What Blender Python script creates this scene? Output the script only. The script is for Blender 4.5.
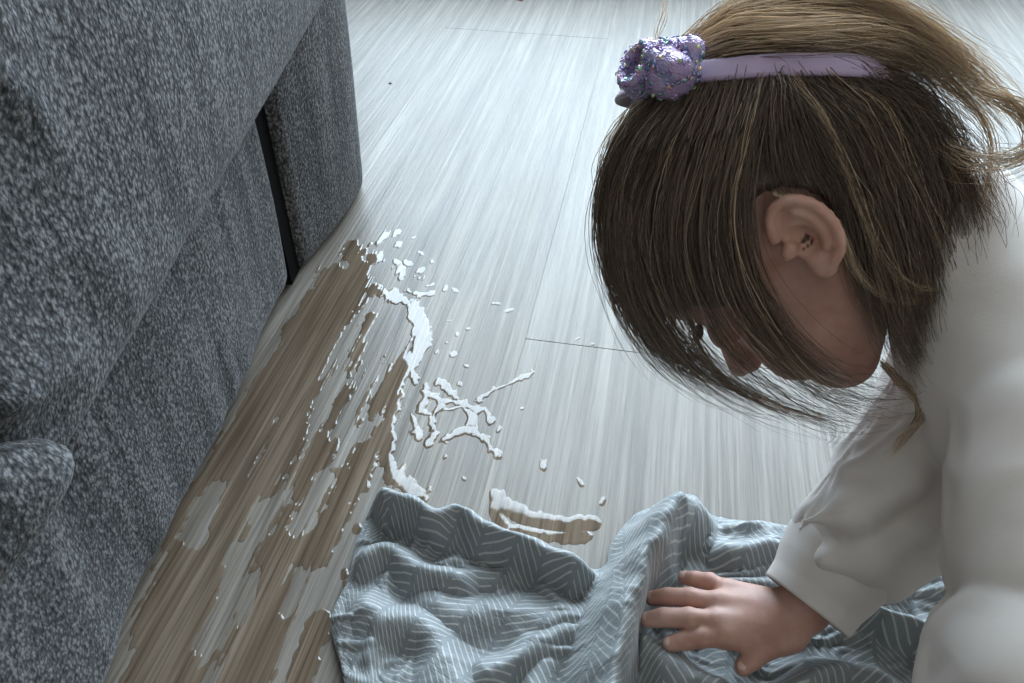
import bpy, bmesh, math, random
import numpy as np
from mathutils import Vector, Matrix

for o in list(bpy.data.objects):
    bpy.data.objects.remove(o)
SC = bpy.context.scene
COL = SC.collection

# ---------------------------------------------------------------- camera
PITCH = math.atan(685.0 / 790.0)
cam = bpy.data.cameras.new('camera')
cam.sensor_width = 36.0
cam.lens = 790.0 / 1024.0 * 36.0
cam.clip_start = 0.02
cam_o = bpy.data.objects.new('camera', cam)
cam_o.location = (0, 0, 0.52)
cam_o.rotation_euler = (math.pi / 2 - PITCH, 0, 0)
COL.objects.link(cam_o)
SC.camera = cam_o

# ---------------------------------------------------------------- world: plain overcast sky
world = bpy.data.worlds.new('world')
SC.world = world
world.use_nodes = True
bg = world.node_tree.nodes['Background']
bg.inputs['Color'].default_value = (0.69, 0.86, 1.0, 1)
# standard overcast sky: zenith three times as bright as the horizon
_nt = world.node_tree
_tc = _nt.nodes.new('ShaderNodeTexCoord'); _sp = _nt.nodes.new('ShaderNodeSeparateXYZ')
_cl = _nt.nodes.new('ShaderNodeClamp'); _ma = _nt.nodes.new('ShaderNodeMath'); _ma.operation = 'MULTIPLY_ADD'
_nt.links.new(_tc.outputs['Generated'], _sp.inputs[0]); _nt.links.new(_sp.outputs[2], _cl.inputs[0]); _nt.links.new(_cl.outputs[0], _ma.inputs[0])
SKY_ZENITH = 13.0
_ma.inputs[1].default_value = SKY_ZENITH * 2 / 3; _ma.inputs[2].default_value = SKY_ZENITH / 3
_nt.links.new(_ma.outputs[0], bg.inputs['Strength'])

# the room's big window (in the wall beyond the top of the picture)
WIN_X0, WIN_X1, WIN_Z0, WIN_Z1, WALL_Y = -0.54, 2.1, 0.20, 2.56, 1.95
portal = bpy.data.lights.new('window_portal', 'AREA')
portal.shape = 'RECTANGLE'
portal.size = WIN_X1 - WIN_X0
portal.size_y = WIN_Z1 - WIN_Z0
portal.cycles.is_portal = True
portal_o = bpy.data.objects.new('window_portal', portal)
portal_o.location = ((WIN_X0 + WIN_X1) / 2, WALL_Y + 0.02, (WIN_Z0 + WIN_Z1) / 2)
portal_o.rotation_euler = (-math.pi / 2, 0, 0)
COL.objects.link(portal_o)

SC.view_settings.view_transform = 'Standard'
SC.view_settings.look = 'None'
SC.view_settings.gamma = 1.0
SC.view_settings.use_curve_mapping = False
SC.view_settings.exposure = 0.85
SC.cycles.max_bounces = 8
SC.cycles.diffuse_bounces = 5
SC.cycles.transparent_max_bounces = 12
SC.cycles.sample_clamp_indirect = 6.0
SC.cycles.caustics_reflective = False
SC.cycles.caustics_refractive = False

rng = np.random.default_rng(7)
random.seed(7)

# ---------------------------------------------------------------- helpers
def tag(o, label=None, cat=None, group=None, kind=None):
    if label: o['label'] = label
    if cat: o['category'] = cat
    if group: o['group'] = group
    if kind: o['kind'] = kind
    return o

def link(name, me, mat=None, parent=None, smooth=True):
    o = bpy.data.objects.new(name, me)
    COL.objects.link(o)
    if mat is not None and not me.materials:
        me.materials.append(mat)
    if smooth and len(me.polygons):
        me.polygons.foreach_set('use_smooth', np.ones(len(me.polygons), bool))
    if parent is not None:
        o.parent = parent
    return o

def empty(name, loc):
    o = bpy.data.objects.new(name, None)
    o.location = loc
    COL.objects.link(o)
    return o

def mesh_np(name, V, Fq):
    """V (n,3); Fq (m,k) with one k"""
    V = np.asarray(V, np.float32); Fq = np.asarray(Fq, np.int32)
    me = bpy.data.meshes.new(name)
    m, k = Fq.shape
    me.vertices.add(len(V)); me.vertices.foreach_set('co', V.ravel())
    me.loops.add(m * k); me.loops.foreach_set('vertex_index', Fq.ravel())
    me.polygons.add(m); me.polygons.foreach_set('loop_start', np.arange(0, m * k, k, dtype=np.int32))
    me.update(calc_edges=True)
    me.validate()
    return me

def bm_mesh(name, bm):
    me = bpy.data.meshes.new(name)
    bm.to_mesh(me); bm.free()
    return me

def box_bm(bm, x0, x1, y0, y1, z0, z1, bev=0.0):
    r = bmesh.ops.create_cube(bm, size=1.0)
    vs = r['verts']
    for v in vs:
        v.co = Vector(((x0 + x1) / 2 + v.co.x * (x1 - x0), (y0 + y1) / 2 + v.co.y * (y1 - y0), (z0 + z1) / 2 + v.co.z * (z1 - z0)))
    if bev > 0:
        es = list({e for v in vs for e in v.link_edges})
        bmesh.ops.bevel(bm, geom=es, offset=bev, segments=2, affect='EDGES', profile=0.5)

# value noise in numpy
def _hash(ix, iy, iz, seed):
    h = (ix.astype(np.int64) * 374761393 + iy.astype(np.int64) * 668265263 + iz.astype(np.int64) * 2147483647 + seed * 974634777) & 0xffffffff
    h = ((h ^ (h >> 13)) * 1274126177) & 0xffffffff
    h = h ^ (h >> 16)
    return (h & 0xffffff).astype(np.float32) / float(0xffffff)

def vnoise(x, y, z=None, seed=0):
    x = np.asarray(x, np.float32); y = np.asarray(y, np.float32)
    z = np.zeros_like(x + y) if z is None else np.asarray(z, np.float32)
    x, y, z = np.broadcast_arrays(x, y, z)
    xi, yi, zi = np.floor(x), np.floor(y), np.floor(z)
    fx, fy, fz = x - xi, y - yi, z - zi
    fx = fx * fx * (3 - 2 * fx); fy = fy * fy * (3 - 2 * fy); fz = fz * fz * (3 - 2 * fz)
    r = 0
    for dx in (0, 1):
        wx = fx if dx else 1 - fx
        for dy in (0, 1):
            wy = fy if dy else 1 - fy
            for dz in (0, 1):
                wz = fz if dz else 1 - fz
                r = r + wx * wy * wz * _hash(xi + dx, yi + dy, zi + dz, seed)
    return r * 2 - 1

def fbm(x, y, z=None, oct=4, seed=0):
    r = 0; a = 1.0; f = 1.0
    for k in range(oct):
        r = r + a * vnoise(np.asarray(x) * f + 17.3 * k, np.asarray(y) * f - 9.1 * k, None if z is None else np.asarray(z) * f, seed + k)
        a *= 0.5; f *= 2.03
    return r

def catmull(P, n):
    P = np.asarray(P, float)
    Q = np.vstack([2 * P[0] - P[1], P, 2 * P[-1] - P[-2]])
    t = np.linspace(0, len(P) - 1, n)
    i = np.minimum(t.astype(int), len(P) - 2); f = (t - i)[:, None]
    a, b, c, d = Q[i], Q[i + 1], Q[i + 2], Q[i + 3]
    return 0.5 * (2 * b + (c - a) * f + (2 * a - 5 * b + 4 * c - d) * f ** 2 + (3 * b - a - 3 * c + d) * f ** 3)

# ---------------------------------------------------------------- signed distance modelling
class SDF:
    def __init__(self, lo, hi, h):
        self.lo = np.array(lo, float); self.h = h
        self.n = np.ceil((np.array(hi) - self.lo) / h).astype(int) + 1
        self.g = np.full(self.n, 0.03, np.float32)
    def win(self, lo, hi, pad):
        i0 = np.clip(np.floor((np.array(lo) - pad - self.lo) / self.h).astype(int), 0, self.n - 1)
        i1 = np.clip(np.ceil((np.array(hi) + pad - self.lo) / self.h).astype(int) + 1, 1, self.n)
        ax = [(self.lo[k] + self.h * np.arange(i0[k], i1[k])).astype(np.float32) for k in range(3)]
        return tuple(slice(a, b) for a, b in zip(i0, i1)), ax[0][:, None, None], ax[1][None, :, None], ax[2][None, None, :]
    def put(self, sl, d, k, op):
        g = self.g[sl]
        if op == 'sub':
            d = -d
            if k > 0:
                hh = np.clip(0.5 - 0.5 * (g - d) / k, 0, 1)
                r = g + (d - g) * hh + k * hh * (1 - hh)
            else:
                r = np.maximum(g, d)
        else:
            if k > 0:
                hh = np.clip(0.5 + 0.5 * (d - g) / k, 0, 1)
                r = d + (g - d) * hh - k * hh * (1 - hh)
            else:
                r = np.minimum(g, d)
        self.g[sl] = r
    def cap(self, a, b, ra, rb, k=0.0, op='add'):
        a = np.array(a, float); b = np.array(b, float); R = max(ra, rb)
        sl, X, Y, Z = self.win(np.minimum(a, b) - R, np.maximum(a, b) + R, 0.03 if op == 'add' else 0.012)
        ba = b - a; L = max(float(ba @ ba), 1e-12)
        t = np.clip(((X - a[0]) * ba[0] + (Y - a[1]) * ba[1] + (Z - a[2]) * ba[2]) / L, 0, 1)
        d = np.sqrt((X - a[0] - t * ba[0]) ** 2 + (Y - a[1] - t * ba[1]) ** 2 + (Z - a[2] - t * ba[2]) ** 2) - (ra + (rb - ra) * t)
        self.put(sl, d, k, op)
    def chain(self, pts, rads, k=0.0, kin=0.002):
        for i in range(len(pts) - 1):
            self.cap(pts[i], pts[i + 1], rads[i], rads[i + 1], k if i == 0 else kin)
    def ell(self, c, r, axes=None, k=0.0, op='add'):
        c = np.array(c, float); r = np.array(r, float)
        A = np.eye(3) if axes is None else np.array(axes, float)
        ext = np.sqrt(((A * r[:, None]) ** 2).sum(0))
        sl, X, Y, Z = self.win(c - ext, c + ext, 0.03 if op == 'add' else 0.012)
        q = [((X - c[0]) * A[i, 0] + (Y - c[1]) * A[i, 1] + (Z - c[2]) * A[i, 2]) / r[i] for i in range(3)]
        k0 = np.sqrt(q[0] ** 2 + q[1] ** 2 + q[2] ** 2)
        k1 = np.sqrt((q[0] / r[0]) ** 2 + (q[1] / r[1]) ** 2 + (q[2] / r[2]) ** 2) + 1e-9
        self.put(sl, (k0 * (k0 - 1) / k1).astype(np.float32), k, op)
    def band_points(self, w):
        idx = np.argwhere(np.abs(self.g) < w)
        return idx, self.lo + idx * self.h
    def displace(self, fn, w=0.012):
        idx, P = self.band_points(w)
        self.g[idx[:, 0], idx[:, 1], idx[:, 2]] += fn(P).astype(np.float32)
    def mesh(self, name, smooth=0):
        g = self.g; ins = g < 0
        nx, ny, nz = g.shape
        cnt = np.zeros((nx - 1, ny - 1, nz - 1), np.int8)
        for dx in (0, 1):
            for dy in (0, 1):
                for dz in (0, 1):
                    cnt += ins[dx:nx - 1 + dx, dy:ny - 1 + dy, dz:nz - 1 + dz]
        act = np.argwhere((cnt > 0) & (cnt < 8))
        idm = np.full(cnt.shape, -1, np.int32)
        idm[act[:, 0], act[:, 1], act[:, 2]] = np.arange(len(act))
        corners = [(a, b, c) for a in (0, 1) for b in (0, 1) for c in (0, 1)]
        cv = np.stack([g[act[:, 0] + a, act[:, 1] + b, act[:, 2] + c] for a, b, c in corners], 1)
        acc = np.zeros((len(act), 3)); num = np.zeros(len(act))
        for i, ca in enumerate(corners):
            for j, cb in enumerate(corners):
                if j > i and sum(abs(p - q) for p, q in zip(ca, cb)) == 1:
                    va, vb = cv[:, i], cv[:, j]
                    m = (va < 0) != (vb < 0)
                    t = np.where(m, va / np.where(m, va - vb, 1), 0)[:, None]
                    p = np.array(ca) + t * (np.array(cb) - np.array(ca))
                    acc += np.where(m[:, None], p, 0); num += m
        V = self.lo + (act + acc / num[:, None]) * self.h
        faces = []
        for ax in range(3):
            s0 = [slice(None)] * 3; s1 = [slice(None)] * 3
            s0[ax] = slice(0, -1); s1[ax] = slice(1, None)
            A = ins[tuple(s0)]; B = ins[tuple(s1)]
            e = np.argwhere(A != B)
            o1, o2 = [(1, 2), (2, 0), (0, 1)][ax]
            ok = (e[:, o1] > 0) & (e[:, o2] > 0) & (e[:, o1] < self.n[o1] - 1) & (e[:, o2] < self.n[o2] - 1)
            e = e[ok]
            def cell(d1, d2):
                c = e.copy(); c[:, o1] -= d1; c[:, o2] -= d2
                return idm[c[:, 0], c[:, 1], c[:, 2]]
            q = np.stack([cell(1, 1), cell(0, 1), cell(0, 0), cell(1, 0)], 1)
            fl = ~A[e[:, 0], e[:, 1], e[:, 2]]
            q[fl] = q[fl][:, ::-1]
            faces.append(q)
        Fq = np.vstack(faces)
        E = np.vstack([Fq[:, [k, (k + 1) % 4]] for k in range(4)])
        deg = np.bincount(E.ravel(), minlength=len(V)).astype(float)[:, None] + 1e-9
        for it in range(smooth):
            for lam in (.55, -.58):
                acc = np.stack([np.bincount(E[:, 0], V[E[:, 1], c], len(V)) + np.bincount(E[:, 1], V[E[:, 0], c], len(V)) for c in range(3)], 1)
                V = V + lam * (acc / deg - V)
        return mesh_np(name, V, Fq)

# ---------------------------------------------------------------- node helpers
def new_mat(name):
    m = bpy.data.materials.new(name); m.use_nodes = True
    nt = m.node_tree
    return m, nt, nt.nodes['Principled BSDF']

class NT:
    def __init__(self, nt): self.nt = nt
    def n(self, typ, **kw):
        nd = self.nt.nodes.new(typ)
        for k, v in kw.items():
            setattr(nd, k, v)
        return nd
    def l(self, a, b): self.nt.links.new(a, b)
    def val(self, sock, v):
        if isinstance(v, (int, float)): sock.default_value = v
        elif isinstance(v, (tuple, list)): sock.default_value = v
        else: self.l(v, sock)
    def math(self, op, a, b=0.0, c=0.0, clamp=False):
        nd = self.n('ShaderNodeMath', operation=op); nd.use_clamp = clamp
        self.val(nd.inputs[0], a); self.val(nd.inputs[1], b); self.val(nd.inputs[2], c)
        return nd.outputs[0]
    def noise(self, vec, scale=1.0, detail=4.0, rough=0.5, dist=0.0):
        nd = self.n('ShaderNodeTexNoise')
        self.l(vec, nd.inputs['Vector'])
        nd.inputs['Scale'].default_value = scale; nd.inputs['Detail'].default_value = detail
        nd.inputs['Roughness'].default_value = rough; nd.inputs['Distortion'].default_value = dist
        return nd.outputs['Fac']
    def scale(self, vec, s, rot=(0, 0, 0)):
        nd = self.n('ShaderNodeMapping')
        self.l(vec, nd.inputs['Vector'])
        nd.inputs['Scale'].default_value = s; nd.inputs['Rotation'].default_value = rot
        return nd.outputs[0]
    def ramp(self, fac, stops, interp='LINEAR'):
        nd = self.n('ShaderNodeValToRGB')
        nd.color_ramp.interpolation = interp
        el = nd.color_ramp.elements
        while len(el) > 1: el.remove(el[0])
        el[0].position = stops[0][0]; el[0].color = (*stops[0][1], 1)
        for p, c in stops[1:]:
            e = el.new(p); e.color = (*c, 1)
        self.l(fac, nd.inputs[0])
        return nd.outputs[0]
    def mix(self, fac, a, b, mode='MIX'):
        nd = self.n('ShaderNodeMix', data_type='RGBA', blend_type=mode)
        self.val(nd.inputs[0], fac); 
        self.val(nd.inputs[6], (*a, 1) if isinstance(a, tuple) and len(a) == 3 else a)
        self.val(nd.inputs[7], (*b, 1) if isinstance(b, tuple) and len(b) == 3 else b)
        return nd.outputs[2]
    def bump(self, h, strength, dist, normal=None):
        nd = self.n('ShaderNodeBump')
        nd.inputs['Strength'].default_value = strength; nd.inputs['Distance'].default_value = dist
        self.l(h, nd.inputs['Height'])
        if normal is not None: self.l(normal, nd.inputs['Normal'])
        return nd.outputs[0]
    def rgb(self, v):
        nd = self.n('ShaderNodeRGB'); nd.outputs[0].default_value = (*v, 1); return nd.outputs[0]

PL_ANG = math.radians(10.8)
PL_W = 0.30

def wood_nodes(nt):
    """greige oak print; returns (colour, fine relief height) - world coordinates, along the planks"""
    N = NT(nt)
    geo = N.n('ShaderNodeNewGeometry')
    pos = N.scale(geo.outputs['Position'], (1, 1, 1), (0, 0, PL_ANG))
    sep = N.n('ShaderNodeSeparateXYZ'); N.l(pos, sep.inputs[0])
    row = N.math('FLOOR', N.math('DIVIDE', N.math('ADD', sep.outputs[0], 0.1), PL_W))
    along = N.math('ADD', sep.outputs[1], N.math('MULTIPLY', row, 3.37))
    zz = N.math('MULTIPLY', row, 5.13)
    cmb = N.n('ShaderNodeCombineXYZ')
    N.l(sep.outputs[0], cmb.inputs[0]); N.l(along, cmb.inputs[1]); N.l(zz, cmb.inputs[2])
    v = cmb.outputs[0]
    broad = N.noise(N.scale(v, (9, 0.9, 1)), 1, 4, 0.55, 0.4)
    streak = N.noise(N.scale(v, (95, 1.7, 1)), 1, 6, 0.66, 0.6)
    fine = N.noise(N.scale(v, (330, 7.0, 1)), 1, 3, 0.6)
    ringsrc = N.noise(N.scale(v, (5.5, 0.55, 1)), 1, 2, 0.4, 0.3)
    ring = N.math('SINE', N.math('MULTIPLY', ringsrc, 95.0))
    ring01 = N.math('POWER', N.math('MULTIPLY_ADD', ring, 0.5, 0.5), 2.2)
    ringmask = N.noise(N.scale(v, (3.0, 1.1, 1)), 1, 2, 0.5)
    rm = N.math('MULTIPLY', ring01, N.math('MULTIPLY_ADD', ringmask, 3.2, -1.1, clamp=True))
    c = N.ramp(streak, [(0.34, (0.090, 0.070, 0.051)), (0.47, (0.19, 0.154, 0.118)), (0.57, (0.26, 0.22, 0.178)), (0.68, (0.36, 0.32, 0.275))])
    c = N.mix(N.math('MULTIPLY_ADD', broad, 1.2, -0.40, clamp=True), c, (0.27, 0.235, 0.195), 'MIX')
    c = N.mix(N.math('MULTIPLY', rm, 0.45), c, (0.10, 0.078, 0.056))
    c = N.mix(N.math('MULTIPLY_ADD', fine, -3.2, 1.75, clamp=True), c, (0.085, 0.066, 0.048))
    # a few darker knots / cracks lying across
    kn = N.noise(N.scale(v, (4.5, 11, 1)), 1, 3, 0.6, 1.2)
    kf = N.math('MULTIPLY_ADD', kn, 12.0, -8.4, clamp=True)
    c = N.mix(N.math('MULTIPLY', kf, 0.6), c, (0.05, 0.038, 0.027))
    h = N.math('ADD', N.math('MULTIPLY', fine, 0.75), N.math('ADD', N.math('MULTIPLY', streak, 0.9), N.math('MULTIPLY', rm, -0.55)))
    return N, c, h, fine, v

def make_wood():
    m, nt, b = new_mat('plank_wood_print')
    N, c, h, fine, v = wood_nodes(nt)
    N.l(c, b.inputs['Base Color'])
    wear = N.noise(N.scale(v, (6, 2.5, 1)), 1, 4, 0.6)
    N.l(N.math('MULTIPLY_ADD', fine, 0.16, N.math('MULTIPLY_ADD', wear, 0.12, 0.36)), b.inputs['Roughness'])
    b.inputs['IOR'].default_value = 1.55
    N.l(N.bump(h, 0.62, 0.0012), b.inputs['Normal'])
    return m

def make_wet():
    """thin water film over the wood print: wet, darker, mirror smooth"""
    m, nt, b = new_mat('water_film')
    N, c, h, fine, v = wood_nodes(nt)
    c = N.mix(1.0, c, (0.86, 0.76, 0.68), 'MULTIPLY')
    N.l(c, b.inputs['Base Color'])
    b.inputs['Roughness'].default_value = 0.03
    b.inputs['IOR'].default_value = 1.45
    return m

M = {}
M['wood'] = make_wood()
M['wet'] = make_wet()

def plain(name, col, rough=0.6, bump=0.0, bscale=300.0, spec=None):
    m, nt, b = new_mat(name)
    N = NT(nt)
    tc = N.n('ShaderNodeTexCoord')
    ns = N.noise(tc.outputs['Object'], bscale, 3)
    cc = N.mix(ns, tuple(x * 0.94 for x in col), tuple(min(1, x * 1.06) for x in col))
    N.l(cc, b.inputs['Base Color'])
    b.inputs['Roughness'].default_value = rough
    if spec is not None: b.inputs['Specular IOR Level'].default_value = spec
    if bump > 0:
        N.l(N.bump(ns, bump, 0.0008), b.inputs['Normal'])
    return m

M['wall'] = plain('painted_wall', (0.76, 0.69, 0.62), 0.8, 0.1, 60)
M['ceil'] = plain('painted_ceiling', (0.80, 0.75, 0.70), 0.85, 0.1, 60)
M['frame'] = plain('white_window_frame', (0.75, 0.75, 0.74), 0.35)
M['subfloor'] = plain('dark_subfloor', (0.03, 0.026, 0.022), 0.8)

def make_glass():
    m = bpy.data.materials.new('window_glass'); m.use_nodes = True
    nt = m.node_tree; N = NT(nt)
    nt.nodes.remove(nt.nodes['Principled BSDF'])
    out = nt.nodes['Material Output']
    tr = N.n('ShaderNodeBsdfTransparent'); gl = N.n('ShaderNodeBsdfGlossy'); gl.inputs['Roughness'].default_value = 0.0
    fr = N.n('ShaderNodeFresnel'); fr.inputs['IOR'].default_value = 1.25
    mx = N.n('ShaderNodeMixShader')
    N.l(fr.outputs[0], mx.inputs[0]); N.l(tr.outputs[0], mx.inputs[1]); N.l(gl.outputs[0], mx.inputs[2])
    N.l(mx.outputs[0], out.inputs['Surface'])
    return m
M['glass'] = make_glass()

# ================================================================ room shell
def struct(name, bm, mat, parent=None):
    o = link(name, bm_mesh(name, bm), mat, parent, smooth=False)
    if parent is None: o['kind'] = 'structure'
    return o

RX0, RX1, RY0, RY1, RZ = -1.35, 2.5, -2.6, WALL_Y, 2.7
bm = bmesh.new()
box_bm(bm, RX0 - .1, WIN_X0, RY1, RY1 + .16, 0, RZ)
box_bm(bm, WIN_X1, RX1 + .1, RY1, RY1 + .16, 0, RZ)
box_bm(bm, WIN_X0, WIN_X1, RY1, RY1 + .16, 0, WIN_Z0)
box_bm(bm, WIN_X0, WIN_X1, RY1, RY1 + .16, WIN_Z1, RZ)
struct('wall_back', bm, M['wall'])
bm = bmesh.new(); box_bm(bm, RX0 - .1, RX0, RY0 - .1, RY1, 0, RZ); struct('wall_left', bm, M['wall'])
bm = bmesh.new(); box_bm(bm, RX1, RX1 + .1, RY0 - .1, RY1, 0, RZ); struct('wall_right', bm, M['wall'])
bm = bmesh.new(); box_bm(bm, RX0, RX1, RY0 - .1, RY0, 0, RZ); struct('wall_front', bm, M['wall'])
bm = bmesh.new(); box_bm(bm, RX0 - .1, RX1 + .1, RY0 - .1, RY1 + .16, RZ, RZ + .1); struct('ceiling', bm, M['ceil'])
for nm, b_ in (('baseboard_back', (WIN_X1, RX1, RY1 - .014, RY1)), ('baseboard_right', (RX1 - .014, RX1, RY0, RY1 - .014)), ('baseboard_front', (RX0, RX1 - .014, RY0, RY0 + .014))):
    bm = bmesh.new(); box_bm(bm, *b_, 0.0, .07, 0.004); struct(nm, bm, M['frame'])

# window: frame bars and three panes
win = empty('window_1', ((WIN_X0 + WIN_X1) / 2, RY1 + .08, WIN_Z0)); win['kind'] = 'structure'
wx = (WIN_X1 - WIN_X0) / 2; wz = WIN_Z1 - WIN_Z0
bm = bmesh.new()
for bx in ((-wx, -wx + .05, 0, wz), (wx - .05, wx, 0, wz), (-wx + .05, wx - .05, 0, .05), (-wx + .05, wx - .05, wz - .05, wz)):
    box_bm(bm, bx[0], bx[1], -.03, .03, bx[2], bx[3], 0.003)
link('window_frame', bm_mesh('window_frame', bm), M['frame'], win, False)
for mx_ in (.30,):
    bm = bmesh.new(); box_bm(bm, mx_ - .03, mx_ + .03, -.028, .028, .05, wz - .05, 0.003)
    link('mullion', bm_mesh('mullion', bm), M['frame'], win, False)
for (a, b_) in ((-wx + .05, .27), (.33, wx - .05)):
    bm = bmesh.new(); box_bm(bm, a, b_, -.003, .003, .05, wz - .05)
    link('pane', bm_mesh('pane', bm), M['glass'], win, False)

# ================================================================ floor: slab plus separate planks
bm = bmesh.new(); box_bm(bm, RX0, RX1, RY0, RY1, -.06, -.009)
floor_o = struct('floor', bm, M['subfloor'])
PD = np.array([math.sin(PL_ANG), math.cos(PL_ANG)]); PN = np.array([math.cos(PL_ANG), -math.sin(PL_ANG)])
PLEN = 1.5
def plank_mesh(L):
    bm = bmesh.new()
    box_bm(bm, -PL_W / 2 + .00002, PL_W / 2 - .00002, -L / 2 + .0003, L / 2 - .0003, -.009, 0.0)
    top = [e for e in bm.edges if all(v.co.z > -1e-5 for v in e.verts)]
    bmesh.ops.bevel(bm, geom=top, offset=.0002, segments=1, affect='EDGES')
    return bm_mesh('plank', bm)
pm = plank_mesh(PLEN); pm.materials.append(M['wood'])
joint = {-1: 1.438, 0: 0.596}
for row in range(-7, 11):
    c_across = -0.1 + PL_W * (row + .5)
    j0 = joint.get(row, (0.596 + row * 0.37 * PLEN + (row * row % 5) * .17) % PLEN)
    for k in range(-4, 4):
        cl = j0 + (k + .5) * PLEN
        p = PN * c_across + PD * cl
        if not (RX0 - .35 < p[0] < RX1 + .35 and RY0 - .9 < p[1] < RY1 + .9): continue
        # keep planks inside the room: crop those that cross a wall
        cs = [p + PN * sx * PL_W / 2 + PD * sy * PLEN / 2 for sx in (-1, 1) for sy in (-1, 1)]
        if all(RX0 <= q[0] <= RX1 and RY0 <= q[1] <= RY1 for q in cs):
            me = pm
        else:
            bm = bmesh.new(); bm.from_mesh(pm)
            bm.transform(Matrix.Translation((p[0], p[1], 0)) @ Matrix.Rotation(-PL_ANG, 4, 'Z'))
            for co, no in (((RX0, 0, 0), (-1, 0, 0)), ((RX1, 0, 0), (1, 0, 0)), ((0, RY0, 0), (0, -1, 0)), ((0, RY1, 0), (0, 1, 0))):
                r = bmesh.ops.bisect_plane(bm, geom=bm.verts[:] + bm.edges[:] + bm.faces[:], plane_co=co, plane_no=no, clear_outer=True)
                es = [e for e in r['geom_cut'] if isinstance(e, bmesh.types.BMEdge)]
                if es: bmesh.ops.holes_fill(bm, edges=es)
            if not bm.faces:
                bm.free(); continue
            bm.transform(Matrix.Rotation(PL_ANG, 4, 'Z') @ Matrix.Translation((-p[0], -p[1], 0)))
            me = bm_mesh('plank', bm); 
            if not me.materials: me.materials.append(M['wood'])
        o = bpy.data.objects.new('plank', me); COL.objects.link(o)
        o.location = (p[0], p[1], 0); o.rotation_euler = (0, 0, -PL_ANG); o.parent = floor_o

# ================================================================ sofa
def make_fabric():
    m, nt, b = new_mat('grey_chenille')
    N = NT(nt)
    tc = N.n('ShaderNodeTexCoord'); P = tc.outputs['Object']
    n1 = N.noise(N.scale(P, (330, 330, 260)), 1, 2, 0.6)
    vo = N.n('ShaderNodeTexVoronoi'); N.l(N.scale(P, (430, 430, 300)), vo.inputs['Vector']); vo.inputs['Scale'].default_value = 1.0
    streak = N.noise(N.scale(P, (60, 60, 4)), 1, 4, 0.6, 0.5)
    blot = N.noise(P, 14, 3, 0.6)
    nub = N.math('ADD', N.math('MULTIPLY', n1, 0.7), N.math('MULTIPLY', N.math('SUBTRACT', 1.0, vo.outputs['Distance']), 0.3))
    f = N.math('ADD', nub, N.math('MULTIPLY_ADD', streak, 0.35, -0.17))
    f = N.math('ADD', f, N.math('MULTIPLY_ADD', blot, 0.12, -0.06))
    c = N.ramp(f, [(0.33, (0.016, 0.0155, 0.016)), (0.50, (0.067, 0.066, 0.068)), (0.67, (0.215, 0.212, 0.216))])
    N.l(c, b.inputs['Base Color'])
    b.inputs['Roughness'].default_value = 0.95
    b.inputs['Specular IOR Level'].default_value = 0.15
    b.inputs['Sheen Weight'].default_value = 0.15
    b.inputs['Sheen Roughness'].default_value = 0.45
    h = N.math('ADD', N.math('MULTIPLY', nub, 0.6), N.math('MULTIPLY', streak, 0.6))
    N.l(N.bump(h, 1.0, 0.0022), b.inputs['Normal'])
    return m
M['fabric'] = make_fabric()
M['dark'] = plain('black_gap_shade', (0.006, 0.0055, 0.0055), 1.0, spec=0.05)  # near-black colour for the shade inside the panel gap

def softbox(name, x, y, z, r, step, shape=None):
    """rounded, evenly meshed box; shape(P, N) -> displaced P"""
    lo = np.array([x[0], y[0], z[0]]); hi = np.array([x[1], y[1], z[1]])
    c = (lo + hi) / 2; h = (hi - lo) / 2
    V = []; Fq = []; base = 0
    for ax in range(3):
        a, b_ = [(1, 2), (2, 0), (0, 1)][ax]
        na = max(2, int(2 * h[a] / step)); nb = max(2, int(2 * h[b_] / step))
        for sg in (-1, 1):
            A, B = np.meshgrid(np.linspace(-h[a], h[a], na + 1), np.linspace(-h[b_], h[b_], nb + 1), indexing='ij')
            P = np.zeros((A.size, 3)); P[:, a] = A.ravel(); P[:, b_] = B.ravel(); P[:, ax] = sg * h[ax]
            i, j = np.meshgrid(np.arange(na), np.arange(nb), indexing='ij')
            q = (base + i * (nb + 1) + j).ravel()
            f = np.stack([q, q + nb + 1, q + nb + 2, q + 1], 1)
            if sg < 0: f = f[:, ::-1]
            V.append(P); Fq.append(f); base += len(P)
    P = np.vstack(V); Fq = np.vstack(Fq)
    q = np.clip(P, -(h - r), h - r); d = P - q
    nrm = d / (np.linalg.norm(d, axis=1, keepdims=True) + 1e-12)
    Q = q + nrm * r + c
    if shape is not None: Q = shape(Q, nrm)
    me = mesh_np(name, Q, Fq)
    bm = bmesh.new(); bm.from_mesh(me)
    bmesh.ops.remove_doubles(bm, verts=bm.verts, dist=1e-5)
    bm.to_mesh(me); bm.free()
    return me

sofa = empty('sofa', (-0.267, 0.25, 0.0))
sofa.rotation_euler = (0, 0, -math.atan2(.071, .9975))
tag(sofa, 'dark grey chenille sofa with plump seat cushions along the left', 'sofa')

def sh_base(P, n):
    P = P.copy()
    y, z = P[:, 1], P[:, 2]
    front = np.clip(n[:, 0], 0, 1)
    rib = 0.0016 * vnoise(y * 55, z * 4, seed=3) + 0.006 * vnoise(y * 17, z * 3, seed=4)
    P[:, 0] += front * (rib + 0.004 * np.sin(np.clip(z / .25, 0, 1) * math.pi))
    return P
link('base_panel', softbox('base_panel', (-.78, 0.0), (-1.0, .448), (0.004, .235), .022, .008, sh_base), M['fabric'], sofa)

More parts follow.
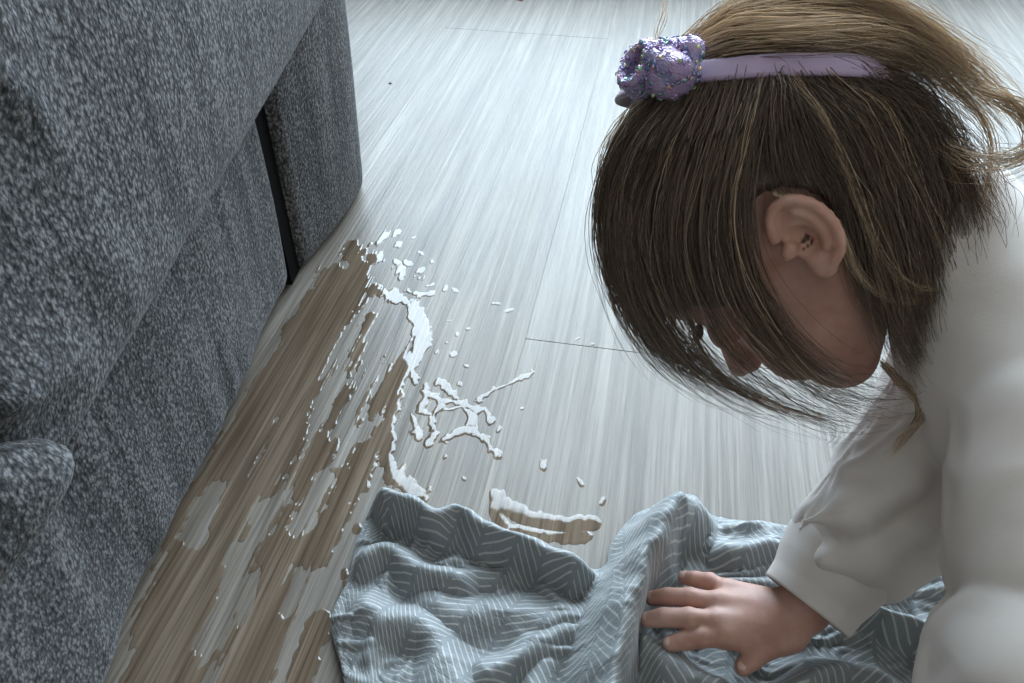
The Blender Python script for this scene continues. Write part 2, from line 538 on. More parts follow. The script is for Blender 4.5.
def sh_end(P, n):
    P = P.copy()
    y, z = P[:, 1], P[:, 2]
    front = np.clip(n[:, 0], 0, 1)
    t = np.clip((y - .455) / .28, 0, 1)
    P[:, 0] += front * (0.034 * np.sin(np.clip(t * 1.3, 0, 1) * math.pi / 2) - 0.004 + 0.0025 * vnoise(y * 14, z * 6, seed=9))
    far = np.clip((y - .55) / .2, 0, 1)
    P[:, 1] += far * 0.035 * np.sin(np.clip(z / .3, 0, 1) * math.pi * .8) 
    P[:, 0] += 0.008 * np.clip(z / .25, 0, 1) * front
    P[:, 0] -= 0.06 * np.clip((y - .63) / .085, 0, 1) ** 3 * np.clip((P[:, 0] + .2) / .2, 0, 1)
    return P
link('end_panel', softbox('end_panel', (-.78, 0.003), (.468, .715), (0.003, .262), .009, .007, sh_end), M['fabric'], sofa)
bm = bmesh.new(); box_bm(bm, -.7, -.003, .44, .475, .004, .23)  # added black box standing in for deep shade between the two panels
link('gap_shade', bm_mesh('gap_shade', bm), M['dark'], sofa, False)

def sh_cushion(seed, y0, y1):
    def f(P, n):
        P = P.copy()
        y, z = P[:, 1].copy(), P[:, 2].copy()
        ty = (y - y0) / (y1 - y0) * 2 - 1; tz = (z - .23) / .21 * 2 - 1
        front = np.clip(n[:, 0], 0, 1); top = np.clip(n[:, 2], 0, 1)
        P[:, 0] += front * 0.012 * np.clip(1 - ty ** 4, 0, 1) * np.clip(1 - tz ** 2, 0, 1)
        P[:, 2] += top * 0.03 * np.clip(1 - ty ** 4, 0, 1)
        P[:, 2] += np.clip((.44 - z) / .21, 0, 1) * (y * .085 - .022)
        # slanting pull wrinkles: run from upper near side down towards the far end
        h_ = z - P[:, 0] * .8; s = y * .45 - h_ * .89; t = y * .89 + h_ * .45
        w = vnoise(t * 30 + vnoise(y * 9, z * 9, seed=seed + 3) * .5, s * 7, seed=seed)
        ridge = np.clip(1 - np.abs(w) * 2.2, 0, 1) ** 1.5
        msk = np.clip(vnoise(y * 6, z * 6, seed=seed + 7) * 1.2 + .5, 0, 1)
        d = (0.016 * ridge * msk + 0.003 * vnoise(y * 12, z * 12, P[:, 0] * 12, seed=seed + 1)) * np.clip((z - .235) / .05, .12, 1)
        P += n * d[:, None] * np.clip(front + top, 0, 1)[:, None]
        return P
    return f
link('seat_cushion', softbox('seat_cushion', (-.72, .040), (-.022, .69), (.222, .435), .024, .006, sh_cushion(21, .036, .69)), M['fabric'], sofa)
def sh_near(P, n):
    P = sh_cushion(41, -.95, .03)(P, n)
    # the lower far corner is pulled out into a point
    d = np.exp(-(((P[:, 1] + .03) / .035) ** 2 + ((P[:, 2] - .225) / .035) ** 2 + ((P[:, 0] - .03) / .05) ** 2))
    P[:, 0] += .018 * d; P[:, 1] += .046 * d; P[:, 2] -= .004 * d
    return P
link('seat_cushion', softbox('seat_cushion', (-.72, .042), (-.95, -.028), (.222, .44), .03, .006, sh_near), M['fabric'], sofa)
def sh_back(P, n):
    P = P.copy(); P += n * (0.006 * vnoise(P[:, 1] * 7, P[:, 2] * 7, P[:, 0] * 7, seed=77))[:, None]; return P
link('backrest', softbox('backrest', (-1.0, -.70), (-1.0, 1.0), (.004, .85), .08, .02, sh_back), M['fabric'], sofa)
link('armrest', softbox('armrest', (-.98, -.30), (.74, .96), (.004, .60), .07, .015, sh_back), M['fabric'], sofa)

# ================================================================ spilled water
# plank frame: (across, along) in millimetres, grid heightfield whose rim dips below the floor
def seg_dist(A, L, pts):
    d = np.full(A.shape, 1e9, np.float32)
    pts = np.asarray(pts, np.float32)
    if len(pts) == 1: pts = np.vstack([pts, pts + .01])
    for (a0, l0), (a1, l1) in zip(pts[:-1], pts[1:]):
        va, vl = a1 - a0, l1 - l0
        t = np.clip(((A - a0) * va + (L - l0) * vl) / (va * va + vl * vl + 1e-9), 0, 1)
        d = np.minimum(d, np.hypot(A - a0 - t * va, L - l0 - t * vl))
    return d

def water_sheet(name, box, step, field_fn, hmax=0.42):
    a = np.arange(box[0], box[1], step); l = np.arange(box[2], box[3], step)
    A, L = np.meshgrid(a, l, indexing='ij')
    f = field_fn(A, L)                                   # mm inside(+)/outside(-)
    z = np.where(f > 0, hmax * (1 - np.exp(-np.clip(f, 0, 50) / 1.3)), f * .3) 
    z = np.clip(z, -.9, None) + .02 * (f > -.5) * vnoise(A / 18, L / 26, seed=5)
    keep = (f > -2.2 * step)
    cell = keep[:-1, :-1] | keep[1:, :-1] | keep[:-1, 1:] | keep[1:, 1:]
    ii, jj = np.nonzero(cell)
    nl = len(l)
    q = ii * nl + jj
    Fq = np.stack([q, q + nl, q + nl + 1, q + 1], 1)
    used, inv = np.unique(Fq, return_inverse=True)
    X = (PN[0] * A + PD[0] * L).ravel()[used] * .001
    Y = (PN[1] * A + PD[1] * L).ravel()[used] * .001
    V = np.stack([X, Y, z.ravel()[used] * .001], 1)
    return link(name, mesh_np(name, V, inv.reshape(-1, 4)), M['wet'])

def grain_noise(A, L, seed):
    return 2.6 * vnoise(A / 3.0, L / 26, seed=seed) + 3.0 * vnoise(A / 8.0, L / 34, seed=seed + 1) + 1.6 * vnoise(A / 5, L / 6, seed=seed + 2)

STROKES = [  # (radius mm, points) of the main spill
    (9, [(-279, 645), (-262, 640), (-249, 636), (-234, 630), (-222, 614)]),
    (10, [(-224, 616), (-208, 596), (-203, 574), (-203, 545)]), (12, [(-204, 548), (-212, 520), (-212, 493)]),
    (11, [(-212, 500), (-198, 463), (-193, 433)]), (9, [(-193, 440), (-186, 415), (-172, 398), (-152, 386)]),
    (13, [(-231, 530), (-222, 500), (-215, 460), (-208, 425), (-206, 390), (-210, 350), (-212, 315)]),
    (5, [(-200, 527), (-180, 503), (-162, 494), (-143, 495), (-124, 488)]), (4, [(-178, 503), (-176, 480), (-165, 477), (-158, 488)]),
    (4.5, [(-152, 484), (-140, 490), (-128, 481), (-125, 464), (-138, 458), (-147, 450)]),
    (3.5, [(-124, 462), (-111, 455), (-97, 440)]), (3.2, [(-130, 500), (-115, 518), (-99, 532), (-85, 549)]),
    (4, [(-190, 470), (-178, 462), (-170, 445)]), (4, [(-165, 470), (-155, 455), (-160, 440)]),
    (12, [(-330, 722), (-312, 690), (-298, 660), (-290, 620)]), (7, [(-310, 712), (-292, 700)]), (5, [(-305, 730), (-290, 758)]),
    (16, [(-300, 640), (-296, 560), (-290, 480), (-285, 400), (-285, 330)]),
    (22, [(-325, 660), (-322, 560), (-318, 450), (-316, 330), (-300, 240)]),
    (7, [(-262, 600), (-262, 560), (-256, 510)]), (6, [(-252, 500), (-250, 440), (-248, 400)]),
    (14, [(-246, 430), (-247, 380), (-243, 320)]), (12, [(-225, 390), (-222, 330), (-232, 290), (-240, 240)]),
    (7, [(-275, 440), (-262, 400), (-270, 350)]),
    (18, [(-300, 330), (-290, 240), (-285, 170)]), (20, [(-238, 330), (-226, 240), (-222, 170)]), (10, [(-190, 262), (-186, 170)]), (14, [(-262, 230), (-258, 170)]),
    (5, [(-170, 520), (-158, 512), (-150, 500)]), (4, [(-205, 480), (-188, 470), (-182, 455)]), (4, [(-118, 490), (-112, 478)]), (3, [(-240, 650), (-225, 645), (-214, 652)]), (4, [(-262, 690), (-250, 676), (-236, 676)]),
]
ISLES = [(9, [(-243, 612), (-246, 570)]), (8, [(-274, 580), (-270, 528)]), (9, [(-239, 540), (-236, 482), (-236, 440)]), (4, [(-213, 462), (-215, 438)]),
         (9, [(-233, 388), (-236, 340)]), (9, [(-192, 370), (-190, 316), (-188, 281)]), (7, [(-222, 301), (-216, 272)]), (12, [(-257, 285), (-259, 237)]),
         (10, [(-318, 359), (-314, 315)]), (8, [(-270, 352), (-262, 316)]), (6, [(-190, 478), (-182, 440), (-176, 415)]), (4, [(-186, 516), (-188, 492)]),
         (5, [(-168, 486), (-170, 482)]), (4, [(-140, 474), (-142, 470)])]
def main_field(A, L):
    f = np.full(A.shape, -99., np.float32)
    for r, p in STROKES: f = np.maximum(f, r - seg_dist(A, L, p))
    for r, p in ISLES: f = np.minimum(f, seg_dist(A, L, p) - r)
    left = np.clip((-195 - A) / 30, 0, 1)
    iso = 2.4 * vnoise(A / 6, L / 9, seed=71) + 1.6 * vnoise(A / 3, L / 4, seed=72)
    f = f + 3.2 * vnoise(A / 1.5, L / 42, seed=75) * left
    return f + grain_noise(A, L, 11) * (.30 + 1.15 * left) + iso * (1.15 - .55 * left) - .2 * (1 - left)
spill = water_sheet('water_puddle', (-352, -75, 165, 772), .75, main_field)
tag(spill, 'large branching water spill on the floor between the sofa and the cloth', 'water')

def fld(strokes, seed, amp=.5):
    def f(A, L):
        v = np.full(A.shape, -99., np.float32)
        for r, p in strokes: v = np.maximum(v, r - seg_dist(A, L, p))
        return v + grain_noise(A, L, seed) * amp
    return f
p2 = water_sheet('water_puddle', (-115, 15, 340, 425), .75, fld([(7, [(-88, 398), (-84, 380), (-78, 370)]), (9, [(-82, 388), (-60, 380), (-30, 378), (-10, 384)]), (7, [(-70, 366), (-40, 366), (-12, 372)])], 31))
tag(p2, 'flat water puddle at the far hem of the cloth', 'water')
DROPS = [(-57, 437, 9, 2.4), (-24, 424, 8, 1.8), (-2, 408, 7, 1.8), (-255, 700, 9, 4), (-236, 690, 7, 3), (-253, 672, 6, 3), (-218, 665, 9, 3), (-200, 662, 6, 2.5), (-189, 661, 8, 2),
         (-141, 646, 7, 2), (-124, 638, 6, 1.6), (-268, 700, 8, 4), (-276, 735, 9, 3), (-262, 752, 7, 3), (-245, 722, 6, 2.5), (-228, 708, 5, 2), (-183, 560, 4, 2), (-176, 575, 3, 2),
         (-166, 560, 4, 2), (-170, 590, 4, 2), (-160, 600, 3, 2), (-150, 545, 3, 2), (-182, 610, 4, 2), (-189, 345, 4, 2), (-186, 305, 5, 2.5), (-181, 295, 5, 2.5), (-178, 272, 4, 2),
         (-140, 430, 3, 2), (-120, 410, 4, 2), (-100, 470, 4, 1.5), (-85, 500, 4, 1.5), (-150, 520, 3, 1.5), (-30, 600, 5, 1.4), (-48, 606, 5, 1.2)]
for k, (a, l, ln, wd) in enumerate(DROPS):
    ang = random.uniform(-.9, .9) + (math.pi / 2 if k in (9, 10, 32, 33, 6) else 0); wd *= 1.25; ln *= .85
    da, dl = math.sin(ang) * ln / 2, math.cos(ang) * ln / 2
    o = water_sheet('water_drop', (a - ln - 5, a + ln + 5, l - ln - 5, l + ln + 5), .5, fld([(wd, [(a - da, l - dl), (a + da * .2, l + dl * .3)]), (wd * .7, [(a, l), (a + da, l + dl)])], 50 + k, .6), .34)
    if l > 640 and a < -200: wh, gr = 'at the far tip of the spill, by the sofa end', 'droplets at the far tip of the spill'
    elif l < 350: wh, gr = 'close along the left border of the cloth', 'droplets along the left border of the cloth'
    elif l > 590 and a > -60: wh, gr = 'beside the plank end joint near the head', 'droplets beside the plank end joint'
    elif a > -70 and l < 450: wh, gr = 'just beyond the flat puddle at the cloth hem', 'droplets beyond the hem puddle'
    elif l > 535: wh, gr = 'right of the curved upper arm of the spill', 'droplets right of the upper spill'
    else: wh, gr = 'between the branching spill and the cloth', 'droplets between spill and cloth'
    tag(o, 'small stray water droplet ' + wh, 'water', gr)

# ================================================================ cloth
def make_print():
    m, nt, b = new_mat('herringbone_cotton')
    N = NT(nt)
    uv = N.n('ShaderNodeUVMap'); uv.uv_map = 'UVMap'
    wob = N.n('ShaderNodeTexNoise'); wob.inputs['Scale'].default_value = 14; wob.inputs['Detail'].default_value = 1
    N.l(uv.outputs[0], wob.inputs['Vector'])
    off = N.n('ShaderNodeVectorMath', operation='MULTIPLY_ADD')
    N.l(wob.outputs['Color'], off.inputs[0]); off.inputs[1].default_value = (.004, .004, 0); N.l(uv.outputs[0], off.inputs[2])
    sp = N.n('ShaderNodeSeparateXYZ'); N.l(off.outputs[0], sp.inputs[0])
    cw = 0.026
    cu = N.math('DIVIDE', sp.outputs[0], cw)
    ci = N.math('FLOOR', cu); fu = N.math('FRACT', cu)
    sgn = N.math('MULTIPLY_ADD', N.math('MODULO', N.math('ABSOLUTE', ci), 2.0), 2.0, -1.0)
    t = N.math('ADD', sp.outputs[1], N.math('MULTIPLY', N.math('MULTIPLY', sgn, fu), cw * 0.95))
    fl = N.math('FRACT', N.math('DIVIDE', t, 0.0072))
    line = N.math('COMPARE', fl, 0.5, 0.11)
    inm = N.math('COMPARE', fu, 0.5, 0.44)
    mask = N.math('MULTIPLY', line, inm)
    fine = N.noise(N.scale(uv.outputs[0], (900, 900, 1)), 1, 2)
    base = N.mix(fine, (0.19, 0.205, 0.212), (0.265, 0.285, 0.292))
    c = N.mix(N.math('MULTIPLY', mask, 0.62), base, (0.62, 0.61, 0.57))
    N.l(c, b.inputs['Base Color'])
    b.inputs['Roughness'].default_value = 0.55
    b.inputs['Specular IOR Level'].default_value = 0.5
    b.inputs['Sheen Weight'].default_value = 0.25
    wr = N.noise(N.scale(uv.outputs[0], (55, 70, 1)), 1, 5, 0.6, 0.8)
    bn = N.bump(wr, 0.5, 0.004)
    N.l(N.bump(fine, 0.25, 0.0004, bn), b.inputs['Normal'])
    return m
M['print'] = make_print()

FAR = np.array([(-.114, .386), (-.100, .400), (-.080, .400), (-.052, .377), (-.009, .358), (.045, .338), (.068, .336), (.076, .358), (.100, .385), (.140, .398), (.160, .383), (.220, .373), (.340, .360), (.46, .355)])
NEAR = np.array([(-.112, .255), (-.10, .21), (-.06, .16), (.0, .13), (.06, .12), (.14, .12), (.22, .12), (.32, .13), (.46, .14)])
LEFTB = np.array([(-.114, .386), (-.119, .362), (-.120, .328), (-.127, .292), (-.112, .255)])
RIDGES = [  # height, width, points (x, y)
    (.036, .011, [(-.104, .374), (-.090, .381), (-.055, .366), (-.009, .347), (.035, .330), (.062, .322)]),
    (.066, .019, [(.135, .374), (.108, .356), (.086, .326), (.068, .288), (.058, .254), (.052, .220), (.046, .17)]),
    (.020, .016, [(-.112, .318), (-.092, .290), (-.064, .283), (-.047, .262), (-.042, .231), (-.05, .19)]),
    (.022, .012, [(-.118, .334), (-.09, .338), (-.06, .326), (-.02, .318)]),
    (.030, .011, [(.082, .262), (.100, .256), (.118, .243), (.150, .232)]),
    (.030, .013, [(.148, .222), (.170, .236), (.196, .246), (.226, .245), (.262, .228)]),
    (.022, .012, [(.145, .338), (.175, .344), (.222, .342), (.33, .337), (.44, .33)]),
    (.012, .008, [(.150, .314), (.172, .318), (.21, .314)]),
    (.026, .010, [(.232, .300), (.256, .291), (.288, .272), (.33, .255)]),
    (.016, .018, [(-.080, .312), (-.029, .298), (.033, .292), (.056, .296)]),
    (.018, .014, [(-.03, .248), (.006, .268), (.045, .276)]),
    (.014, .010, [(-.01, .215), (.01, .235), (.02, .265)]),
    (.012, .007, [(.022, .318), (.03, .306), (.028, .296)]), (.012, .007, [(-.05, .345), (-.03, .330), (.0, .322)]),
    (.018, .012, [(.09, .20), (.13, .19), (.2, .2)]), (.02, .012, [(.27, .24), (.3, .2), (.35, .19)]),
]
def poly_dist(X, Y, pts):
    pts = catmull(pts, 26)
    d = np.full(X.shape, 9.0); tt = np.zeros(X.shape); n = len(pts) - 1
    for k in range(n):
        (x0, y0), (x1, y1) = pts[k], pts[k + 1]
        vx, vy = x1 - x0, y1 - y0
        t = np.clip(((X - x0) * vx + (Y - y0) * vy) / (vx * vx + vy * vy + 1e-12), 0, 1)
        dd = np.hypot(X - x0 - t * vx, Y - y0 - t * vy)
        m = dd < d
        d = np.where(m, dd, d); tt = np.where(m, (k + t) / n, tt)
    return d, tt

def resample(P, n):
    P = catmull(P, 400)
    s = np.concatenate([[0], np.cumsum(np.linalg.norm(np.diff(P, axis=0), axis=1))])
    u = np.linspace(0, s[-1], n)
    return np.stack([np.interp(u, s, P[:, k]) for k in range(2)], 1)

HAND_C = np.array([.150, .277])
def build_cloth():
    nu, nv = 420, 250
    Fe, Ne, Le = resample(FAR, nu), resample(NEAR, nu), resample(LEFTB, nv)
    v = np.linspace(0, 1, nv)[None, :, None]
    P = Fe[:, None, :] * (1 - v) + Ne[:, None, :] * v
    # Coons-like correction for the curved left border
    corr = Le - P[0]
    P = P + corr[None] * np.exp(-np.linspace(0, 1, nu)[:, None, None] * 14)
    X, Y = P[..., 0], P[..., 1]
    wob = .006
    Xw = X + wob * fbm(X * 30, Y * 30, oct=2, seed=3); Yw = Y + wob * fbm(X * 30 + 9, Y * 30, oct=2, seed=8)
    Z = .0045 + .0035 * fbm(X * 22, Y * 22, oct=3, seed=14)
    rr = 0
    for k, (sx, sy) in enumerate(((28, 60), (50, 22), (75, 90))):
        w = vnoise(Xw * sx, Yw * sy, seed=60 + k)
        rr = rr + np.clip(1 - np.abs(w) * 2.4, 0, 1) ** 1.6 * (.0045, .0034, .0020)[k]
    Z = Z + rr
    lean = np.zeros_like(X)
    for k, (h, w, pts) in enumerate(RIDGES):
        d, t = poly_dist(Xw, Yw, np.array(pts))
        e = np.clip(np.minimum(t, 1 - t) * 7, 0, 1) ** .6 if k != 1 else np.clip((1 - t) * 7, 0, 1) ** .6 * np.clip(.55 + t * 4, 0, 1)
        g = h * e * np.exp(-(d / w) ** 2 * (1.0)) 
        Z = np.maximum(Z, g) + .25 * np.minimum(Z, g)
        if k == 1: lean = g
    # pressed flat under the hand
    hx, hy = X - HAND_C[0], Y - HAND_C[1]
    mk = np.exp(-((hx + .006) / .052) ** 4 - ((hy - .001) / .024) ** 4)
    Z = Z * (1 - mk) + mk * np.minimum(Z, .017 + .0015 * fbm(X * 40, Y * 40, oct=2, seed=4))
    Z = np.maximum(Z, .0022)
    # rim drops to the floor
    rim = np.minimum(np.minimum(np.arange(nu)[:, None] / 6., 1), np.minimum(np.arange(nv)[None] / 5., 1))
    Zr = .0022 + (Z - .0022) * (.35 + .65 * rim)
    P3 = np.stack([X + .12 * lean, Y - .10 * lean, Zr], -1)
    # arc length coordinates keep the print undistorted over the folds
    du = np.linalg.norm(np.diff(P3, axis=0), axis=2); dv = np.linalg.norm(np.diff(P3, axis=1), axis=2)
    U = np.zeros((nu, nv)); Vv = np.zeros((nu, nv))
    U[1:] = np.cumsum(du, 0); Vv[:, 1:] = np.cumsum(dv, 1)
    U = np.broadcast_to(U.mean(1, keepdims=True), U.shape); Vv = np.broadcast_to(Vv.mean(0, keepdims=True), Vv.shape)
    ca, sa = math.cos(.3), math.sin(.3); U, Vv = U * ca + Vv * sa, Vv * ca - U * sa + .5
    i, j = np.meshgrid(np.arange(nu - 1), np.arange(nv - 1), indexing='ij')
    q = (i * nv + j).ravel()
    Fq = np.stack([q, q + 1, q + nv + 1, q + nv], 1)
    me = mesh_np('cloth', P3.reshape(-1, 3), Fq)
    lay = me.uv_layers.new(name='UVMap')
    li = np.empty(len(me.loops), np.int32); me.loops.foreach_get('vertex_index', li)
    lay.data.foreach_set('uv', np.stack([U.ravel()[li], Vv.ravel()[li]], 1).astype(np.float32).ravel())
    o = link('cloth', me, M['print'])
    md = o.modifiers.new('thickness', 'SOLIDIFY'); md.thickness = .0012; md.offset = 1
    hem = P3[:, 4:9]
    return o, P3
cloth, CP = build_cloth()
tag(cloth, 'crumpled grey cotton cloth with white herringbone dashes, wiping the wet floor', 'cloth')

# ================================================================ the child
# head frame: origin midway between the ears; axes: her left, face-forward, crown-up
HO = np.array([0.1786, 0.4288, 0.2474])
HL = np.array([-0.1688, -0.9267, 0.3359]); HN = np.array([-0.3967, -0.2481, -0.8838]); HU = np.array([-0.9023, 0.2824, 0.3257])
HA = np.stack([HL, HN, HU])
def hd(a, b, c): return HO + a * HL + b * HN + c * HU
def hdv(P): P = np.asarray(P, float); return HO + P @ HA
HC = np.array([0, -.008, .042]); HR = np.array([.081, .102, .092])     # hair shell ellipsoid

def make_skin():
    m, nt, b = new_mat('skin')
    N = NT(nt)
    tc = N.n('ShaderNodeTexCoord')
    n1 = N.noise(tc.outputs['Object'], 45, 3, 0.6); n2 = N.noise(tc.outputs['Object'], 700, 2)
    c = N.ramp(n1, [(0.35, (0.47, 0.245, 0.19)), (0.5, (0.53, 0.30, 0.235)), (0.68, (0.56, 0.335, 0.275))])
    N.l(c, b.inputs['Base Color'])
    b.inputs['Roughness'].default_value = 0.5
    b.inputs['Subsurface Weight'].default_value = 0.25
    b.inputs['Subsurface Radius'].default_value = (0.006, 0.0025, 0.0015)
    b.inputs['Subsurface Scale'].default_value = 1.0
    N.l(N.bump(n2, 0.15, 0.0004), b.inputs['Normal'])
    return m
M['skin'] = make_skin()
M['nail'] = plain('fingernail', (0.70, 0.46, 0.40), 0.3)

def make_fleece(name, col):
    m, nt, b = new_mat(name)
    N = NT(nt)
    tc = N.n('ShaderNodeTexCoord')
    n1 = N.noise(tc.outputs['Object'], 900, 3, 0.7); n2 = N.noise(tc.outputs['Object'], 18, 3)
    c = N.mix(n2, tuple(x * .95 for x in col), col)
    N.l(c, b.inputs['Base Color'])
    b.inputs['Roughness'].default_value = 0.95
    b.inputs['Specular IOR Level'].default_value = 0.1
    b.inputs['Sheen Weight'].default_value = 0.2
    N.l(N.bump(n1, 0.2, 0.0006), b.inputs['Normal'])
    return m
M['fleece'] = make_fleece('off_white_fleece', (0.71, 0.652, 0.615))
M['trousers'] = make_fleece('grey_jersey', (0.22, 0.22, 0.24))

SH_R, EL_R, WR_R = np.array([.338, .412, .168]), np.array([.259, .336, .104]), np.array([.192, .279, .046])
SH_L, EL_L, WR_L = np.array([.299, .304, .203]), np.array([.268, .205, .142]), np.array([.228, .140, .052])
SPINE = [np.array(p) for p in ((.318, .350, .205), (.40, .350, .215), (.50, .345, .215), (.60, .340, .195))]
KN = [np.array((.55, .275, .055)), np.array((.56, .405, .055))]
AN = [np.array((.71, .285, .040)), np.array((.72, .395, .040))]

FINGERS = {  # knuckle, middle joint, end joint, tip (right hand, pressed on the cloth)
    'little': [(.1475, .2965, .037), (.1370, .3045, .0355), (.1285, .3095, .031), (.1225, .3130, .027)],
    'ring': [(.1375, .2850, .041), (.1205, .2905, .0385), (.1065, .2945, .033), (.0975, .2970, .027)],
    'middle': [(.1350, .2705, .042), (.1170, .2745, .040), (.1020, .2785, .034), (.0920, .2805, .028)],
    'index': [(.1385, .2620, .040), (.1240, .2620, .0385), (.1130, .2625, .033), (.1045, .2630, .028)],
}
THUMB = [(.1745, .2625, .037), (.1630, .2570, .034), (.1560, .2525, .030), (.1495, .2480, .0265)]

def build_body():
    S = SDF((.06, .09, .012), (.86, .54, .40), .0017)
    # skull and face
    S.ell(hd(0, -.006, .044), (.068, .085, .074), HA)
    F0 = -.011
    S.ell(hd(0, .040, -.012 + F0), (.052, .044, .062), HA, k=.02)
    S.ell(hd(0, .066, -.056 + F0), (.020, .018, .017), HA, k=.02)
    for s in (-1, 1):
        S.ell(hd(s * .030, .058, -.022 + F0), (.026, .026, .028), HA, k=.012)
        S.cap(hd(s * .050, .0, -.02), hd(s * .016, .06, -.062 + F0), .016, .014, k=.02)
        S.ell(hd(s * .028, .090, .019 + F0), (.013, .010, .010), HA, k=.010, op='sub')
        S.ell(hd(s * .028, .0775, .019 + F0), (.012, .0085, .009), HA, k=.003)
    S.ell(hd(0, .060, .048), (.048, .024, .034), HA, k=.02)
    S.cap(hd(0, .082, .016 + F0), hd(0, .099, -.008 + F0), .006, .0085, k=.010)
    for s in (-1, 1):
        S.ell(hd(s * .0075, .092, -.012 + F0), (.006, .007, .006), HA, k=.005)
        S.ell(hd(s * .004, .0975, -.0165 + F0), (.0022, .003, .0025), HA, k=.002, op='sub')
    S.ell(hd(0, .087, -.031 + F0), (.016, .007, .0045), HA, k=.006)
    S.ell(hd(0, .086, -.040 + F0), (.013, .007, .005), HA, k=.005)
    S.cap(hd(-.017, .091, -.0355 + F0), hd(.017, .091, -.0355 + F0), .0012, .0012, k=.003, op='sub')
    # ears
    c20, s20 = math.cos(.38), math.sin(.38)
    for s in (-1, 1):
        eu = HU * c20 - HN * s20; eb = -HN * c20 - HU * s20; el = s * HL
        ctr = hd(s * .0725, -.004, .013) + eb * .004
        A = np.stack([eb * .94 + el * .34, eu, el * .94 - eb * .34])
        S.ell(ctr + el * .004, (.0132, .0207, .0040), A, k=.004)
        S.ell(ctr - eb * .003 - eu * .004 + el * .0065, (.0078, .0102, .0056), A, k=.003, op='sub')
        th = np.linspace(.10 * math.pi, 1.42 * math.pi, 16)
        hx = [ctr - eb * .0145 * math.cos(t) + eu * .0220 * math.sin(t) + el * (.003 + .0085 * (1 - math.cos(t)) / 2) for t in th]
        S.chain(hx, [.0032] * 16, k=.0015, kin=.0012)
        th = np.linspace(.62 * math.pi, 1.35 * math.pi, 8)
        ax_ = [ctr - eb * .0085 * math.cos(t) + eu * .0145 * math.sin(t) + el * (.0065 + .003 * (1 - math.cos(t)) / 2) for t in th]
        S.chain(ax_, [.0022] * 8, k=.003, kin=.002)
        S.ell(ctr - eu * .0215 - eb * .0035 + el * .003, (.0078, .0085, .0040), A, k=.004)
        S.ell(ctr - eb * .012 - eu * .0035 + el * .004, (.0042, .0058, .0042), HA, k=.003)
    # neck, trunk, arms, legs
    S.cap(hd(0, -.025, -.02), hd(0, -.035, -.085), .038, .034, k=.02)
    S.cap(hd(0, -.035, -.085), SPINE[0], .034, .04, k=.015)
    S.chain(SPINE, [.058, .060, .060, .062], k=.03, kin=.02)
    S.cap(SPINE[0], SH_R, .045, .030, k=.02); S.cap(SPINE[0], SH_L, .045, .030, k=.02)
    S.cap(SH_R, EL_R, .029, .023, k=.01); S.cap(EL_R, WR_R, .023, .0165, k=.008)
    S.cap(SH_L, EL_L, .029, .023, k=.01); S.cap(EL_L, WR_L, .023, .0165, k=.008)
    for i in range(2):
        S.cap(SPINE[3] + np.array((0, (-.04, .04)[i], -.01)), KN[i], .048, .036, k=.02)
        S.cap(KN[i], AN[i], .034, .024, k=.012)
        S.cap(AN[i], AN[i] + np.array((.075, 0, -.010)), .020, .014, k=.01)
    # right hand
    W0 = np.array((.1800, .2735, .0405))
    S.cap(WR_R, W0, .0165, .0150, k=.006)
    for i, f in enumerate(('little', 'ring', 'middle', 'index')):
        p = [np.array(q) for q in FINGERS[f]]
        wst = W0 + np.array(((.002, .0085, -.001), (.001, .003, .001), (0, -.003, .001), (-.001, -.009, 0))[i])
        S.cap(wst, p[0], .0115, .0082, k=.006)
        r = (.0058, .0064, .0066, .0064)[i]
        S.chain(p, [r * 1.12, r * 1.04, r * .96, r * .86], k=.0022, kin=.0016)
        S.ell(p[0] + np.array((0, 0, .0025)), (.006, .0055, .005), None, k=.004)
        S.ell(p[1] + np.array((0, 0, .0012)), (.0048, r * .98, r * .9), None, k=.002)
    t = [np.array(q) for q in THUMB]
    S.cap(W0 + np.array((.0, -.008, -.003)), t[0], .012, .0105, k=.006)
    S.cap(t[0], t[1], .0105, .0080, k=.004); S.cap(t[1], t[2], .0078, .0072, k=.002); S.cap(t[2], t[3], .0072, .0060, k=.002)
    S.cap(t[1], FINGERS['index'][0], .0065, .0060, k=.005)
    # left hand, flat on the floor nearer the camera
    for k, (dx, dy) in enumerate(((-.020, -.040), (-.036, -.036), (-.048, -.026), (-.052, -.012))):
        kn = WR_L + np.array((dx * .62, dy * .75 - .01, -.016)); tp = WR_L + np.array((dx * 1.35, dy * 1.6 - .012, -.026))
        S.cap(WR_L, kn, .014, .0085, k=.006); S.cap(kn, (kn + tp) / 2 + np.array((0, 0, .002)), .0068, .0062, k=.002); S.cap((kn + tp) / 2 + np.array((0, 0, .002)), tp, .0062, .0052, k=.0015)
    S.cap(WR_L + np.array((.008, -.008, -.006)), WR_L + np.array((.014, -.036, -.018)), .010, .0075, k=.006)
    S.cap(WR_L + np.array((.014, -.036, -.018)), WR_L + np.array((.006, -.056, -.026)), .0072, .006, k=.002)
    return S.mesh('person', 1)

person = link('person', build_body(), M['skin'])
tag(person, 'small child with long brown hair and lilac headband, kneeling over and pressing the cloth', 'person')

